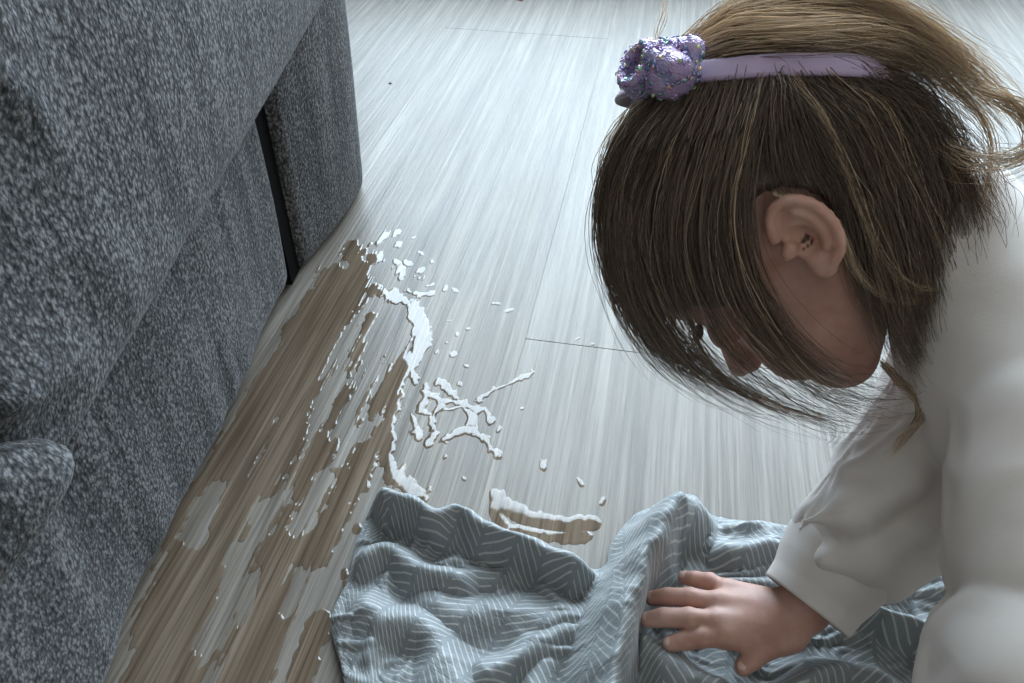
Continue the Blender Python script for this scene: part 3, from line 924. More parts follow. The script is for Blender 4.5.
# finger nails of the visible hand
def nail(p0, p1, r):
    d = np.array(p1) - np.array(p0); d /= np.linalg.norm(d)
    up = np.array((0, 0, 1.)); up -= d * (up @ d); up /= np.linalg.norm(up)
    sd = np.cross(d, up)
    bm = bmesh.new(); bmesh.ops.create_uvsphere(bm, u_segments=12, v_segments=8, radius=1)
    c = np.array(p1) - d * .0005 + up * (r * .62)
    mt = Matrix(((d[0] * .0042, sd[0] * .0036, up[0] * .0020, c[0]), (d[1] * .0042, sd[1] * .0036, up[1] * .0020, c[1]), (d[2] * .0042, sd[2] * .0036, up[2] * .0020, c[2]), (0, 0, 0, 1)))
    bm.transform(mt)
    link('fingernail', bm_mesh('fingernail', bm), M['nail'], person)
for i, f in enumerate(('little', 'ring', 'middle', 'index')): nail(FINGERS[f][2], FINGERS[f][3], (.0058, .0064, .0066, .0064)[i] * .9)
nail(THUMB[2], THUMB[3], .0066)

# eyes, brows and lips
def blob(name, c, r, mat, axes=HA):
    bm = bmesh.new(); bmesh.ops.create_uvsphere(bm, u_segments=16, v_segments=10, radius=1)
    A = np.array(axes)
    mt = Matrix([[A[0][k] * r[0], A[1][k] * r[1], A[2][k] * r[2], c[k]] for k in range(3)] + [[0, 0, 0, 1]])
    bm.transform(mt)
    return link(name, bm_mesh(name, bm), mat, person)
M['eye'] = plain('eye_white', (0.75, 0.74, 0.72), 0.15)
M['iris'] = plain('blue_grey_iris', (0.10, 0.13, 0.16), 0.1)
M['lip'] = plain('lip', (0.55, 0.22, 0.20), 0.4)
M['brow'] = plain('eyebrow', (0.10, 0.07, 0.05), 0.8)
for s in (-1, 1):
    e = blob('eye', hd(s * .027, .0725, .007), (.0085, .0080, .0048), M['eye'])
    i_ = blob('iris', hd(s * .027, .0786, .0065), (.0042, .0027, .0042), M['iris']); i_.parent = e
    blob('eyebrow', hd(s * .029, .0820, .023), (.014, .0035, .0024), M['brow'])
blob('lips', hd(0, .0895, -.0465), (.013, .0042, .0062), M['lip'])

# ---------------------------------------------------------------- sweater
FOLD_1 = [(0.1794, 0.2981, 0.1128), (0.2071, 0.2972, 0.1240), (0.2408, 0.3093, 0.1379), (0.2669, 0.3282, 0.1551)]
FOLD_2 = [(0.2139, 0.3253, 0.1320), (0.2335, 0.3228, 0.1473), (0.2581, 0.3308, 0.1657), (0.2733, 0.3408, 0.1773)]
FOLD_3 = [(0.1957, 0.2837, 0.0931), (0.2211, 0.2795, 0.0974), (0.2562, 0.2936, 0.1107), (0.2697, 0.3071, 0.1231)]
def build_sweater():
    S = SDF((.08, .09, .012), (.72, .56, .33), .0022)
    sp = [p + np.array((0, 0, .0)) for p in SPINE]
    S.chain(sp, [.078, .086, .088, .088], k=.03, kin=.02)
    S.cap(hd(0, -.036, -.082), SPINE[0] + np.array((-.006, 0, 0)), .044, .062, k=.02)
    # shoulders
    S.cap(SPINE[0], SH_R, .070, .052, k=.03); S.cap(SPINE[0] + np.array((.01, -.01, -.002)), SH_L, .070, .056, k=.025)
    # right sleeve: baggy over the elbow, gathered above the cuff
    m1 = EL_R * .52 + WR_R * .48
    S.cap(SH_R, EL_R + np.array((.008, .008, .008)), .050, .045, k=.015)
    S.cap(EL_R + np.array((-.004, .001, -.001)), m1 + np.array((-.002, .002, .004)), .0425, .0385, k=.004)
    S.cap(EL_R + np.array((.022, -.012, -.012)), m1 + np.array((.012, -.006, -.004)), .034, .033, k=.008)
    S.chain([np.array(p) for p in FOLD_1], [.004, .009, .008, .004], k=.022, kin=.012)
    S.chain([np.array(p) for p in FOLD_2], [.004, .009, .008, .004], k=.022, kin=.012)
    S.chain([np.array(p) for p in FOLD_3], [.003, .008, .007, .003], k=.022, kin=.012)
    # left sleeve near the camera: set-in seam at the shoulder, deep crease at the elbow
    S.cap(np.array((.286, .2865, .2093)), np.array((.275, .229, .166)), .0475, .0450, k=.003)
    S.cap(np.array((.256, .186, .1430)), WR_L + np.array((.004, .010, .014)), .0465, .036, k=.0015)
    # openings
    S.cap(hd(0, -.034, -.070), hd(0, -.035, -.088), .037, .034, k=.004, op='sub')
    def fold(P):
        d = np.zeros(len(P))
        for (A, B, n, amp, sd) in ((SH_R, WR_R, 62, .0030, 5), (SH_L, WR_L, 50, .0045, 8)):
            ab = B - A; L2 = ab @ ab
            t = (P - A) @ ab / L2
            q = P - A - np.clip(t, 0, 1)[:, None] * ab
            r = np.linalg.norm(q, axis=1)
            near = np.clip(1 - (r - .05) / .03, 0, 1) * (np.clip(t * 4 + .2, 0, 1) * np.clip((1.05 - t) * 8, 0, 1))
            ang = np.arctan2(q @ np.array((.3, -.7, .65)), q @ np.array((.6, .6, .35)))
            w = vnoise(t * 6.5 + .9 * np.sin(ang + sd), 1.3 * np.cos(ang) + t * 2.0, 1.3 * np.sin(ang), seed=sd)
            d -= near * amp * (np.clip(1 - np.abs(w) * 2.2, 0, 1) - .3)
        d -= .0022 * vnoise(P[:, 0] * 24, P[:, 1] * 24, P[:, 2] * 24, seed=17) + .004 * vnoise(P[:, 0] * 9, P[:, 1] * 9, P[:, 2] * 9, seed=19)
        return d
    S.displace(fold, .022)
    return S.mesh('sweater', 8)
sweater = link('sweater', build_sweater(), M['fleece'], person)
sweater['label'] = 'off-white fleece sweater'

def tube(name, pts, rads, mat, parent, seg=28, thick=0.0, wob=0.0):
    """open tube along pts (world); thick>0 turns the rims inward"""
    P = catmull(pts, 26) if len(pts) > 2 else np.linspace(pts[0], pts[1], 26)
    Rr = np.interp(np.linspace(0, 1, 26), np.linspace(0, 1, len(rads)), rads)
    T = np.gradient(P, axis=0); T /= np.linalg.norm(T, axis=1, keepdims=True)
    ref = np.array((0, 0, 1.)); V = []
    prof = [(i, Rr[i]) for i in range(26)]
    if thick > 0: prof = prof + [(25, Rr[25] - thick * .5), (25, Rr[25] - thick)] + [(i, Rr[i] - thick) for i in range(24, 8, -4)]
    th = np.linspace(0, 2 * math.pi, seg, endpoint=False)
    for i, r in prof:
        a = np.cross(T[i], ref); a /= np.linalg.norm(a); b_ = np.cross(a, T[i])
        rr = r * (1 + wob * np.sin(th * 3 + i * .2) + wob * .6 * np.sin(th * 7 + 1 - i * .15))
        V.append(P[i] + np.outer(rr * np.cos(th), a) + np.outer(rr * np.sin(th), b_))
    V = np.vstack(V); nr = len(prof)
    i, j = np.meshgrid(np.arange(nr - 1), np.arange(seg), indexing='ij')
    q = (i * seg + j).ravel(); q2 = (i * seg + (j + 1) % seg).ravel()
    Fq = np.stack([q, q2, q2 + seg, q + seg], 1)
    return link(name, mesh_np(name, V, Fq), mat, parent)
cu0 = EL_R * .50 + WR_R * .50; cu1 = WR_R + (WR_R - EL_R) * -.02
cf = tube('cuff', [cu0, (cu0 + cu1) / 2 + np.array((-.001, 0, -.0005)), cu1], [.036, .0375, .0355, .0320, .0310], M['fleece'], sweater, 48, .0025, .02)
cl = tube('cuff', [WR_L + np.array((.006, .014, .016)), WR_L], [.036, .030, .026], M['fleece'], sweater, 40, .0025, .02)
# stitched seams: armhole of the near sleeve and a yoke seam
def ring_seam(c, axis, rmax, r, name):
    bpy.context.view_layer.update()
    axis = np.array(axis) / np.linalg.norm(axis); a = np.cross(axis, (0, 0, 1.)); a /= np.linalg.norm(a); b_ = np.cross(a, axis)
    out = []
    for th in np.linspace(-math.pi, math.pi, 90):
        d = a * math.cos(th) + b_ * math.sin(th)
        ok, loc, nrm, _ = sweater.ray_cast(Vector(np.array(c) + d * rmax), Vector(-d))
        hit_ = ok and np.linalg.norm(np.array(loc) - np.array(c)) < .068
        if hit_: out.append(np.array(loc) + d * r * .35)
        elif len(out) > 8: break
        else: out = []
    if len(out) > 8: tube(name, out, [r, r], M['fleece'], sweater, 8)
def on_sweater_line(pts, r, name):
    dg = bpy.context.evaluated_depsgraph_get(); dg.update()
    out = []
    for p, d in pts:
        ok, loc, nrm, _ = sweater.ray_cast(Vector(p), Vector(d).normalized())
        if ok: out.append(np.array(loc) - np.array(Vector(d).normalized()) * r * .2)
    if len(out) > 2:
        tube(name, out, [r, r], M['fleece'], sweater, 8)

ring_seam((.2795, .252, .1835), (-.011, -.057, -.043), .105, .0012, 'sleeve_seam')

# ---------------------------------------------------------------- trousers
def build_trousers():
    S = SDF((.44, .18, .004), (.80, .50, .33), .003)
    S.cap(SPINE[2] + np.array((.03, 0, 0)), SPINE[3], .076, .082, k=.02)
    for i in range(2):
        S.cap(SPINE[3] + np.array((0, (-.04, .04)[i], -.01)), KN[i], .062, .048, k=.02)
        S.cap(KN[i], AN[i], .046, .034, k=.012)
    S.displace(lambda P: .003 * vnoise(P[:, 0] * 30, P[:, 1] * 30, P[:, 2] * 30, seed=23))
    return S.mesh('trousers')
link('trousers', build_trousers(), M['trousers'], person)

# ---------------------------------------------------------------- hair
def make_hair(name, dark, light, glow):
    m = bpy.data.materials.new(name); m.use_nodes = True
    nt = m.node_tree; N = NT(nt); b = nt.nodes['Principled BSDF']; out = nt.nodes['Material Output']
    geo = N.n('ShaderNodeNewGeometry')
    tc = N.n('ShaderNodeTexCoord')
    c = N.ramp(geo.outputs['Random Per Island'], [(0.0, dark), (0.6, tuple((a + 2 * d) / 3 for a, d in zip(light, dark))), (1.0, light)])
    N.l(c, b.inputs['Base Color'])
    b.inputs['Roughness'].default_value = 0.42
    b.inputs['Specular IOR Level'].default_value = 0.45
    if glow > 0:
        tr = N.n('ShaderNodeBsdfTranslucent')
        N.l(N.mix(0.5, c, light), tr.inputs['Color'])
        mx = N.n('ShaderNodeMixShader'); mx.inputs[0].default_value = glow
        N.l(b.outputs[0], mx.inputs[1]); N.l(tr.outputs[0], mx.inputs[2]); N.l(mx.outputs[0], out.inputs['Surface'])
    return m
M['hair'] = make_hair('brown_hair', (0.088, 0.062, 0.050), (0.40, 0.29, 0.205), 0.25)
M['hair_lit'] = make_hair('backlit_strands', (0.46, 0.34, 0.235), (0.98, 0.82, 0.62), 0.42)  # pale copy of the hair colour, window backlight painted in
M['hair_base'] = make_hair('dark_hair_base', (0.085, 0.060, 0.048), (0.087, 0.062, 0.05), 0.0)

GUIDES = {
    'side': [
        [(41, -36, 117), (44, -6, 122), (47, 24, 118), (48, 50, 105), (49, 75, 84), (48, 95, 58), (43, 107, 32), (35, 111, 14)],
        [(50, -38, 109), (55, -7, 110), (59, 27, 104), (62, 57, 84), (63, 83, 54), (60, 97, 21), (52, 102, -12), (47, 102, -40)],
        [(59, -43, 97), (67, -10, 94), (71, 23, 87), (74, 53, 65), (73, 75, 32), (69, 86, -2), (60, 90, -39), (57, 84, -72)],
        [(62, -51, 86), (73, -18, 80), (79, 18, 69), (81, 46, 46), (80, 66, 15), (75, 78, -22), (66, 80, -62), (61, 73, -85)],
        [(64, -59, 75), (77, -25, 66), (81, 8, 55), (83, 36, 31), (83, 57, -4), (77, 68, -41), (68, 70, -75), (63, 58, -94)],
        [(65, -65, 63), (76, -39, 60), (81, -12, 51), (83, 17, 29), (84, 41, -5), (80, 55, -43), (70, 56, -76), (63, 49, -98)],
    ],
    'back': [
        [(64, -69, 56), (73, -51, 34), (72, -35, 6), (71, -14, -14), (70, 8, -35), (67, 23, -59), (62, 34, -82), (60, 38, -98)],
        [(62, -74, 45), (68, -57, 18), (67, -36, -11), (68, -12, -36), (67, 10, -60), (63, 25, -79), (58, 35, -97), (65, 39, -104)],
        [(56, -80, 30), (57, -64, 1), (57, -42, -29), (57, -18, -55), (57, 4, -78), (54, 21, -94), (60, 29, -100), (66, 38, -106)],
        [(43, -88, 14), (39, -75, -16), (39, -53, -46), (38, -32, -70), (43, -15, -84), (49, 0, -91), (55, 15, -97), (59, 26, -101)],
        [(13, -98, -4), (20, -89, -30), (29, -74, -55), (37, -59, -72), (44, -45, -86), (48, -33, -92), (51, -20, -97), (53, -12, -99)],
    ],
    'front_over': [
        [(65, -65, 63), (72, -50, 60), (77, -36, 54), (80, -25, 45), (80, -19, 36), (80, -16, 30)],
        [(64, -69, 56), (71, -57, 45), (75, -46, 33), (76, -37, 22), (74, -33, 11), (71, -28, 2)],
    ],
    'top': [
        [(41, -60, 106), (48, -75, 85), (49, -88, 56), (34, -100, 25), (21, -107, -8), (24, -103, -35), (32, -93, -57), (39, -81, -73)],
        [(30, -67, 109), (36, -83, 88), (36, -97, 60), (22, -109, 27), (16, -113, -6), (25, -109, -34), (34, -100, -57), (41, -90, -73)],
        [(21, -72, 109), (21, -92, 88), (10, -107, 61), (9, -117, 32), (16, -118, 0), (25, -113, -31), (36, -104, -60), (41, -96, -73)],
        [(16, -79, 106), (1, -100, 87), (4, -114, 64), (9, -122, 35), (16, -121, 2), (26, -113, -34), (37, -102, -64), (45, -89, -81)],
        [(23, -83, 99), (3, -107, 82), (6, -120, 61), (10, -126, 35), (17, -123, 1), (27, -113, -36), (39, -99, -68), (49, -82, -90)],
    ],
    'loose': [
        [(66, -75, 52), (74, -59, 28), (74, -37, 1), (73, -15, -28), (68, -5, -54), (56, -10, -77), (49, -31, -93), (50, -63, -94)],
        [(84, -21, 28), (78, -22, 4), (77, -1, -23), (69, 5, -51), (55, -5, -74), (47, -22, -91), (50, -45, -95), (51, -58, -97)],
        [(82, -20, 66), (83, -28, 39), (76, -39, 9), (61, -50, -24), (49, -57, -48), (35, -66, -62), (34, -84, -62), (35, -101, -59)],
        [(34, -107, -55), (38, -99, -67), (39, -91, -69), (35, -84, -65), (30, -78, -56), (25, -76, -47), (22, -77, -39), (21, -80, -36)],
        [(30, -109, -46), (37, -103, -62), (40, -95, -70), (37, -87, -68), (32, -79, -60), (27, -75, -50), (23, -76, -41), (21, -79, -36)],
        [(30, -70, -58), (39, -52, -77), (42, -33, -82), (42, -14, -82), (39, -2, -75), (34, 7, -63), (29, 9, -53), (47, 1, -36)],
        [(52, -84, 7), (50, -66, -17), (51, -40, -40), (50, -19, -63), (45, -10, -87), (54, -17, -101), (59, -29, -109), (63, -42, -113)],
        [(44, -31, 122), (42, -13, 127), (40, 7, 128), (38, 24, 123), (43, 31, 118), (50, 35, 110), (53, 44, 101), (52, 52, 96)],
        [(21, -55, 126), (6, -66, 129), (1, -77, 130), (3, -86, 136), (5, -93, 142), (8, -101, 149), (10, -109, 156), (14, -116, 164)],
        [(51, 77, 33), (49, 96, 2), (42, 101, -29), (50, 95, -53), (57, 90, -69), (62, 92, -74), (63, 98, -73), (64, 103, -70)],
        [(56, 48, -89), (63, 50, -98), (68, 56, -103), (72, 65, -103), (74, 75, -101), (75, 80, -100), (75, 84, -99), (76, 87, -98)],
        [(25, -106, -35), (32, -93, -57), (37, -71, -71), (38, -48, -76), (38, -29, -77), (45, -16, -86), (51, -17, -96), (55, -28, -102)],
    ],
}

def build_cap():
    S = SDF(HO - .15, HO + .15, .0025)
    S.ell(hdv(HC), HR * .925, HA)
    S.ell(hd(0, -.045, -.025), (.050, .044, .056), HA, k=.02)
    S.ell(hd(0, .098, -.03), (.074, .082, .100), HA, k=.006, op='sub')
    for s in (-1, 1):
        S.ell(hd(s * .085, .022, -.010), (.044, .036, .042), HA, k=.006, op='sub')
        S.ell(hd(s * .085, -.006, .013), (.052, .024, .032), HA, k=.006, op='sub')
        S.ell(hd(s * .085, .052, -.036), (.052, .066, .064), HA, k=.006, op='sub')
    def grooves(P):
        q = (P - HO) @ HA.T
        return .0016 * vnoise(np.arctan2(q[:, 1] + .01, q[:, 2] - .04) * 30, q[:, 0] * 12, seed=3)
    S.displace(grooves)
    return S.mesh('scalp_hair')
hair_base = link('scalp_hair', build_cap(), M['hair_base'], person)

def tubes_mesh(name, PTS, RAD):
    """PTS (n,k,3), RAD (n,k): three-sided tapering strands"""
    n, k, _ = PTS.shape
    T = np.gradient(PTS, axis=1); T /= np.linalg.norm(T, axis=2, keepdims=True) + 1e-9
    ref = np.array((.31, .62, .72)); a = np.cross(T, ref); a /= np.linalg.norm(a, axis=2, keepdims=True) + 1e-9
    b_ = np.cross(T, a)
    V = np.stack([PTS + RAD[..., None] * (math.cos(t) * a + math.sin(t) * b_) for t in (0, 2.094, 4.189)], 2).reshape(-1, 3)
    base = (np.arange(n)[:, None, None] * k + np.arange(k - 1)[None, :, None]) * 3
    s = np.arange(3)[None, None]
    q0 = base + s; q1 = base + (s + 1) % 3
    Fq = np.stack([q0, q1, q1 + 3, q0 + 3], -1).reshape(-1, 4)
    return mesh_np(name, V, Fq)

def res3(g, K):
    g = np.array(g, float); d0 = g[0] - g[1]
    g = np.vstack([g[0] + d0 / np.linalg.norm(d0) * 9.0, g])          # roots tucked under the band
    P = catmull(g * .001, 120)
    s = np.concatenate([[0], np.cumsum(np.linalg.norm(np.diff(P, axis=0), axis=1))])
    u = np.linspace(0, s[-1], K)
    return np.stack([np.interp(u, s, P[:, c]) for c in range(3)], 1)

def fill(guides, count, K=22, layer=(-.006, .003), wave=.0035, clumps=40, spread=.0075, lens=(.75, 1.04), mirror=False, rad=(.00016, .00028), seed=1, edge=0.0):
    r = np.random.default_rng(seed)
    G = np.stack([res3(g, K) for g in guides])
    if mirror: G = G * np.array((-1, 1, 1))
    m = len(G)
    cs = r.uniform(-edge, m - 1 + edge, clumps); coff = r.normal(0, 1, (clumps, 3))
    which = r.integers(0, clumps, count)
    s = cs[which] + r.normal(0, .12, count)
    s = np.clip(s, 0, m - 1.001); i = s.astype(int); f = (s - i)[:, None, None]
    P = G[i] * (1 - f) + G[i + 1] * f if m > 1 else np.repeat(G, count, 0)
    t = np.linspace(0, 1, K)[None, :, None]
    out = P - HC; out /= np.linalg.norm(out, axis=2, keepdims=True) + 1e-9
    ease = np.clip(t * 7, 0, 1)
    P = P + out * (r.uniform(layer[0], layer[1], count)[:, None, None] * ease - .005 * (1 - ease))
    P = P + coff[which][:, None] * spread * .5 * t + r.normal(0, 1, (count, 1, 3)) * spread * (.35 + .25 * t)
    ph = r.uniform(0, 6.28, (count, 1, 3)); fr = r.uniform(3, 9, (count, 1, 1))
    P = P + wave * t * np.sin(fr * t + ph) + wave * .35 * np.sin(2.7 * fr * t + ph * 2)
    # shorten to individual lengths by resampling
    L = r.uniform(lens[0], lens[1], count)
    tt = np.clip(np.linspace(0, 1, K)[None] * L[:, None], 0, 1) * (K - 1)
    j = np.minimum(tt.astype(int), K - 2); ff = (tt - j)[..., None]
    Q = np.take_along_axis(P, np.repeat(j[..., None], 3, 2), 1) * (1 - ff) + np.take_along_axis(P, np.repeat(j[..., None] + 1, 3, 2), 1) * ff
    # never inside the skull
    q = (Q - np.array((0, -.006, .044))) / np.array((.0705, .0895, .0785)); d = np.linalg.norm(q, axis=2, keepdims=True)
    Q = np.where(d < 1, (Q - np.array((0, -.006, .044))) / np.maximum(d, .2) + np.array((0, -.006, .044)), Q)
    R = r.uniform(rad[0], rad[1], count)[:, None] * (1 - .75 * np.linspace(0, 1, K)[None] ** 2)
    return hdv(Q), R

parts = []
SG, BG, TG, FG, LG = GUIDES['side'], GUIDES['back'], GUIDES['top'], GUIDES['front_over'], GUIDES['loose']
parts.append(fill(SG[:2], 900, seed=1, clumps=26, edge=.2, lens=(.6, .98)))
parts.append(fill(SG[1:5], 2000, seed=11, clumps=60, lens=(.34, .54)))
parts.append(fill(SG[1:5], 110, seed=12, clumps=9, lens=(.8, 1.04), layer=(-.003, .003)))
parts.append(fill(SG[4:], 300, seed=2, clumps=24, lens=(.55, 1.0)))
parts.append(fill(SG[4:], 700, seed=13, clumps=30, lens=(.28, .50)))
parts.append(fill(BG, 1900, seed=3, clumps=60, spread=.008, lens=(.45, 1.05)))
parts.append(fill([BG[3], BG[4], TG[0]], 800, seed=14, clumps=24, spread=.012, lens=(.35, 1.05), wave=.006))
parts.append(fill(FG, 600, seed=4, clumps=20, lens=(.6, .85), wave=.001))
parts.append(fill(TG, 600, seed=5, clumps=50, layer=(-.010, -.002), lens=(.4, .8)))
parts.append(fill(SG, 120, seed=40, clumps=60, layer=(.002, .008), wave=.004, lens=(.6, 1.1)))
parts.append(fill(BG, 110, seed=42, clumps=50, layer=(.002, .009), wave=.006, lens=(.6, 1.1)))
parts.append(fill(SG, 800, seed=6, mirror=True, clumps=40, lens=(.30, .46)))
parts.append(fill(BG, 500, seed=7, mirror=True, clumps=30))
parts.append(fill(TG, 600, seed=8, mirror=True, clumps=30, lens=(.4, .8)))
PT = np.concatenate([p[0] for p in parts]); RD = np.concatenate([p[1] for p in parts])
hair = link('hair_strands', tubes_mesh('hair_strands', PT, RD), M['hair'], person)
hair['label'] = 'brown hair strands falling past the face'
# wisps, nape curl, fly-away hairs and top hair, backlight painted in as blond
parts = []
for k, g in enumerate(LG):
    if k == 2: continue
    if k in (3, 4): g = [(a + 26, b, c) for a, b, c in g]
    parts.append(fill([g, g], (26, 30, 2, 40, 34, 14, 12, 10, 6, 30, 40, 16)[k], seed=20 + k, clumps=4, spread=(.0022, .0022, .001, .0055, .0065, .003, .002, .002, .002, .003, .0025, .004)[k], layer=(0, .003), wave=.002, lens=(.8, 1.0), rad=(.00018, .0003)))
parts.append(fill(SG, 60, seed=43, clumps=14, layer=(.002, .006), wave=.004, lens=(.6, 1.05)))
parts.append(fill(BG, 50, seed=44, clumps=14, layer=(.002, .007), wave=.006, lens=(.6, 1.05)))
parts.append(fill(TG, 1900, seed=41, clumps=80, layer=(-.003, .006), wave=.004, spread=.008, lens=(.42, .9)))
PT = np.concatenate([p[0] for p in parts]); RD = np.concatenate([p[1] for p in parts])
wisps = link('hair_wisps', tubes_mesh('hair_wisps', PT, RD), M['hair_lit'], person)
wisps['label'] = 'loose wisps and top hair, painted backlit blond'

# ---------------------------------------------------------------- headband with knotted sequin bow
def make_lilac():
    m, nt, b = new_mat('lilac_satin')
    N = NT(nt); tc = N.n('ShaderNodeTexCoord')
    ns = N.noise(tc.outputs['Object'], 120, 3)
    N.l(N.mix(ns, (0.34, 0.25, 0.38), (0.40, 0.30, 0.44)), b.inputs['Base Color'])
    b.inputs['Roughness'].default_value = 0.5; b.inputs['Sheen Weight'].default_value = 0.4
    fine = N.noise(tc.outputs['Object'], 1500, 2)
    N.l(N.bump(fine, 0.2, 0.0004), b.inputs['Normal'])
    return m
def make_sequin():
    m, nt, b = new_mat('iridescent_sequin')
    N = NT(nt); geo = N.n('ShaderNodeNewGeometry')
    c = N.ramp(geo.outputs['Random Per Island'], [(0.0, (0.30, 0.20, 0.42)), (0.35, (0.42, 0.30, 0.55)), (0.55, (0.25, 0.40, 0.62)), (0.7, (0.35, 0.75, 0.55)), (0.82, (0.85, 0.80, 0.35)), (0.92, (0.85, 0.35, 0.45)), (1.0, (0.9, 0.9, 0.95))])
    N.l(c, b.inputs['Base Color'])
    b.inputs['Metallic'].default_value = 0.35; b.inputs['Roughness'].default_value = 0.2
    b.inputs['Thin Film Thickness'].default_value = 420.0
    return m
def make_glitter():
    m, nt, b = new_mat('lilac_glitter_fabric')
    N = NT(nt); tc = N.n('ShaderNodeTexCoord')
    vo = N.n('ShaderNodeTexVoronoi'); N.l(tc.outputs['Object'], vo.inputs['Vector']); vo.inputs['Scale'].default_value = 900
    hsv = N.ramp(N.noise(tc.outputs['Object'], 60, 2), [(0.35, (0.40, 0.30, 0.55)), (0.55, (0.52, 0.38, 0.58)), (0.7, (0.38, 0.38, 0.66))])
    N.l(hsv, b.inputs['Base Color'])
    b.inputs['Roughness'].default_value = 0.38; b.inputs['Metallic'].default_value = 0.25
    N.l(N.bump(vo.outputs['Distance'], 0.8, 0.0008), b.inputs['Normal'])
    return m
M['lilac'] = make_lilac(); M['sequin'] = make_sequin(); M['glitter'] = make_glitter()

# the band lies in a plane that cuts the hair shell; follow that oval
q0, q1, q2 = np.array((.0442, -.0517, .1083)), np.array((.0535, -.0842, .0491)), np.array((.0149, -.1036, -.0065))
pn = np.cross(q1 - q0, q2 - q0); pn /= np.linalg.norm(pn)
pc = HC + pn * ((q0 - HC) @ pn)
e1 = q0 - pc; e1 /= np.linalg.norm(e1); e2 = np.cross(pn, e1)
if (q1 - pc) @ e2 < 0: e2 = -e2
def oval(t, infl=1.02):
    d = e1 * math.cos(t) + e2 * math.sin(t)
    o = (pc - HC) / (HR * infl); dd = d / (HR * infl)
    A = dd @ dd; B = o @ dd; Cc = o @ o - 1
    return pc + d * ((-B + math.sqrt(B * B - A * Cc)) / A)
a2 = math.atan2((q2 - pc) @ e2, (q2 - pc) @ e1)
ts = np.linspace(-1.9, a2 + .14, 70)
ctr = np.array([oval(t) for t in ts])
V = []; seg = 12
for i in range(70):
    T = ctr[min(i + 1, 69)] - ctr[max(i - 1, 0)]; T /= np.linalg.norm(T)
    nr = (ctr[i] - HC) / HR ** 2; nr -= T * (nr @ T); nr /= np.linalg.norm(nr)
    w = np.cross(T, nr)
    hw = .0072 * (1 if 4 < i < 65 else (.72 + .28 * min(i, 69 - i) / 4))
    for k in range(seg):
        a = 2 * math.pi * k / seg
        V.append(ctr[i] + w * hw * np.sign(math.cos(a)) * abs(math.cos(a)) ** .6 + nr * .0017 * np.sign(math.sin(a)) * abs(math.sin(a)) ** .6)
i, j = np.meshgrid(np.arange(69), np.arange(seg), indexing='ij')
q = (i * seg + j).ravel(); qq = (i * seg + (j + 1) % seg).ravel()
headband = link('headband', mesh_np('headband', hdv(np.array(V)), np.stack([q, q + seg, qq + seg, qq], 1)), M['lilac'], person)
headband['label'] = 'lilac headband with knotted sequin bow'

# bow: a plump knot with a loop sticking out and a strip wrapped round it
bc = oval(-.02, 1.10)
bn = (bc - HC) / HR ** 2; bn /= np.linalg.norm(bn)
bt = oval(-.06) - oval(.06); bt -= bn * (bt @ bn); bt /= np.linalg.norm(bt)     # along the band, away from the ear
bw = np.cross(bn, bt)
if (bw @ np.array((1., 0, 0))) < 0: bw = -bw
BA = np.stack([bt @ HA, bn @ HA, bw @ HA])
B0 = hdv(bc)
def bl(t, n_, w): return B0 + t * BA[0] + n_ * BA[1] + w * BA[2]
S = SDF(B0 - .05, B0 + .05, .0011)
S.ell(bl(-.005, .003, .002), (.0160, .0125, .0150), BA)
S.cap(bl(-.016, .006, -.008), bl(.010, .004, -.013), .0070, .0060, k=.0015)
S.cap(bl(-.014, .010, .006), bl(.002, .013, -.002), .0075, .006, k=.003)
th = np.linspace(.95 * math.pi, 2.9 * math.pi, 20)
lp = [bl(.0175 + .0105 * math.cos(t), .002 - .003 * math.cos(t), -.004 + .0125 * math.sin(t)) for t in th]
for k in range(19):
    for w in (-.005, 0, .005):
        S.cap(lp[k] + BA[1] * w, lp[k + 1] + BA[1] * w, .0028, .0028, k=.001)
S.cap(bl(-.012, .017, -.002), bl(.007, .013, -.006), .0014, .0014, k=.004, op='sub')
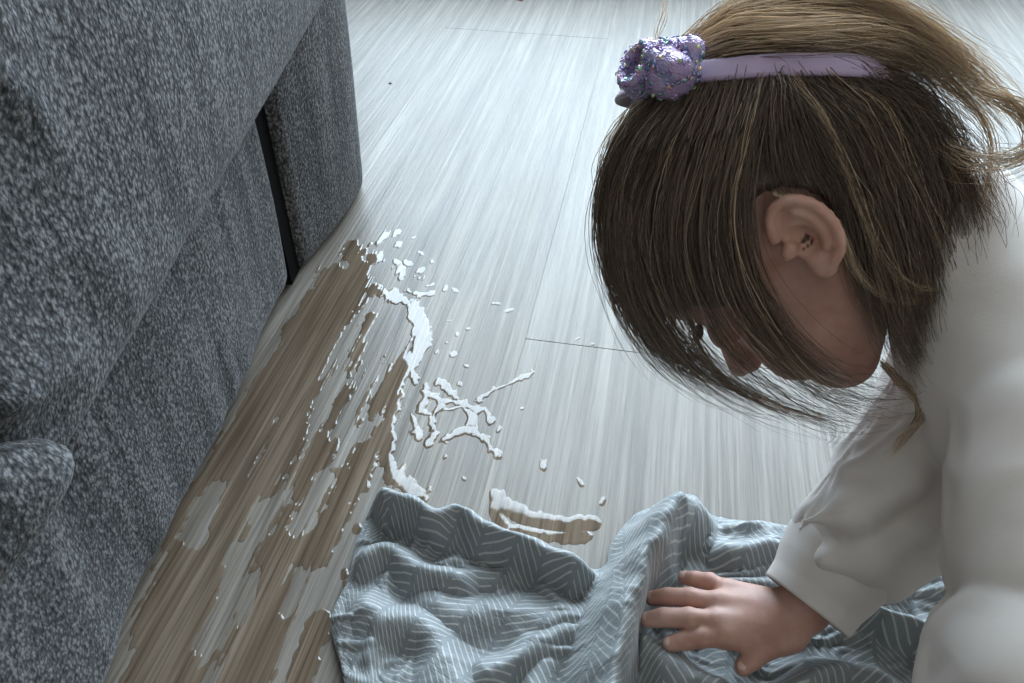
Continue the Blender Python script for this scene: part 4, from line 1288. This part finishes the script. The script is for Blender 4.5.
S.cap(bl(-.016, .010, -.0025), bl(.006, .010, -.0075), .0012, .0012, k=.003, op='sub')
S.cap(bl(.006, .012, .010), bl(.003, .014, -.004), .0012, .0012, k=.004, op='sub')
bow = link('bow', S.mesh('bow'), M['glitter'], headband)
bow['label'] = 'sparkling lilac knotted bow'
# sequins stuck on it
me = bow.data
nv = len(me.vertices); co = np.empty(nv * 3, np.float32); me.vertices.foreach_get('co', co); co = co.reshape(-1, 3)
nn = np.empty(nv * 3, np.float32); me.vertices.foreach_get('normal', nn); nn = nn.reshape(-1, 3)
r = np.random.default_rng(3)
pick = r.choice(nv, 300, replace=False)
V = []; Fq = []
for k in pick:
    n_ = nn[k] + r.normal(0, .35, 3); n_ /= np.linalg.norm(n_)
    a = np.cross(n_, (.3, .5, .8)); a /= np.linalg.norm(a); b_ = np.cross(n_, a)
    base = len(V); rad = r.uniform(.0009, .0016)
    for h in (0.0006, 0.0009):
        for s in range(6):
            V.append(co[k] + nn[k] * h + rad * (math.cos(s * 1.047) * a + math.sin(s * 1.047) * b_))
    for s in range(6):
        s2 = (s + 1) % 6; Fq.append((base + s, base + s2, base + 6 + s2, base + 6 + s))
    Fq.append((base + 6, base + 7, base + 8, base + 9)); Fq.append((base + 6, base + 9, base + 10, base + 11))
sq = link('sequins', mesh_np('sequins', np.array(V), np.array(Fq)), M['sequin'], bow, False)
sq['kind'] = 'stuff'

# ================================================================ crumbs on the floor
def crumb(name, x, y, r, col, label):
    bm = bmesh.new(); bmesh.ops.create_icosphere(bm, subdivisions=2, radius=r)
    for v in bm.verts:
        v.co *= 1 + .35 * random.uniform(-1, 1); v.co.z = max(v.co.z * .6, -.0) 
    o = link(name, bm_mesh(name, bm), plain(name + '_mat', col, .6)); o.location = (x, y, 0.0)
    tag(o, label, 'crumb')
crumb('paper_scrap', .017, 1.645, .007, (.65, .22, .22), 'tiny pink scrap on the floor at the top edge, farthest from the sofa')
crumb('dark_crumb', -.196, 1.234, .0028, (.06, .05, .045), 'tiny dark crumb on the floor right of the sofa end')
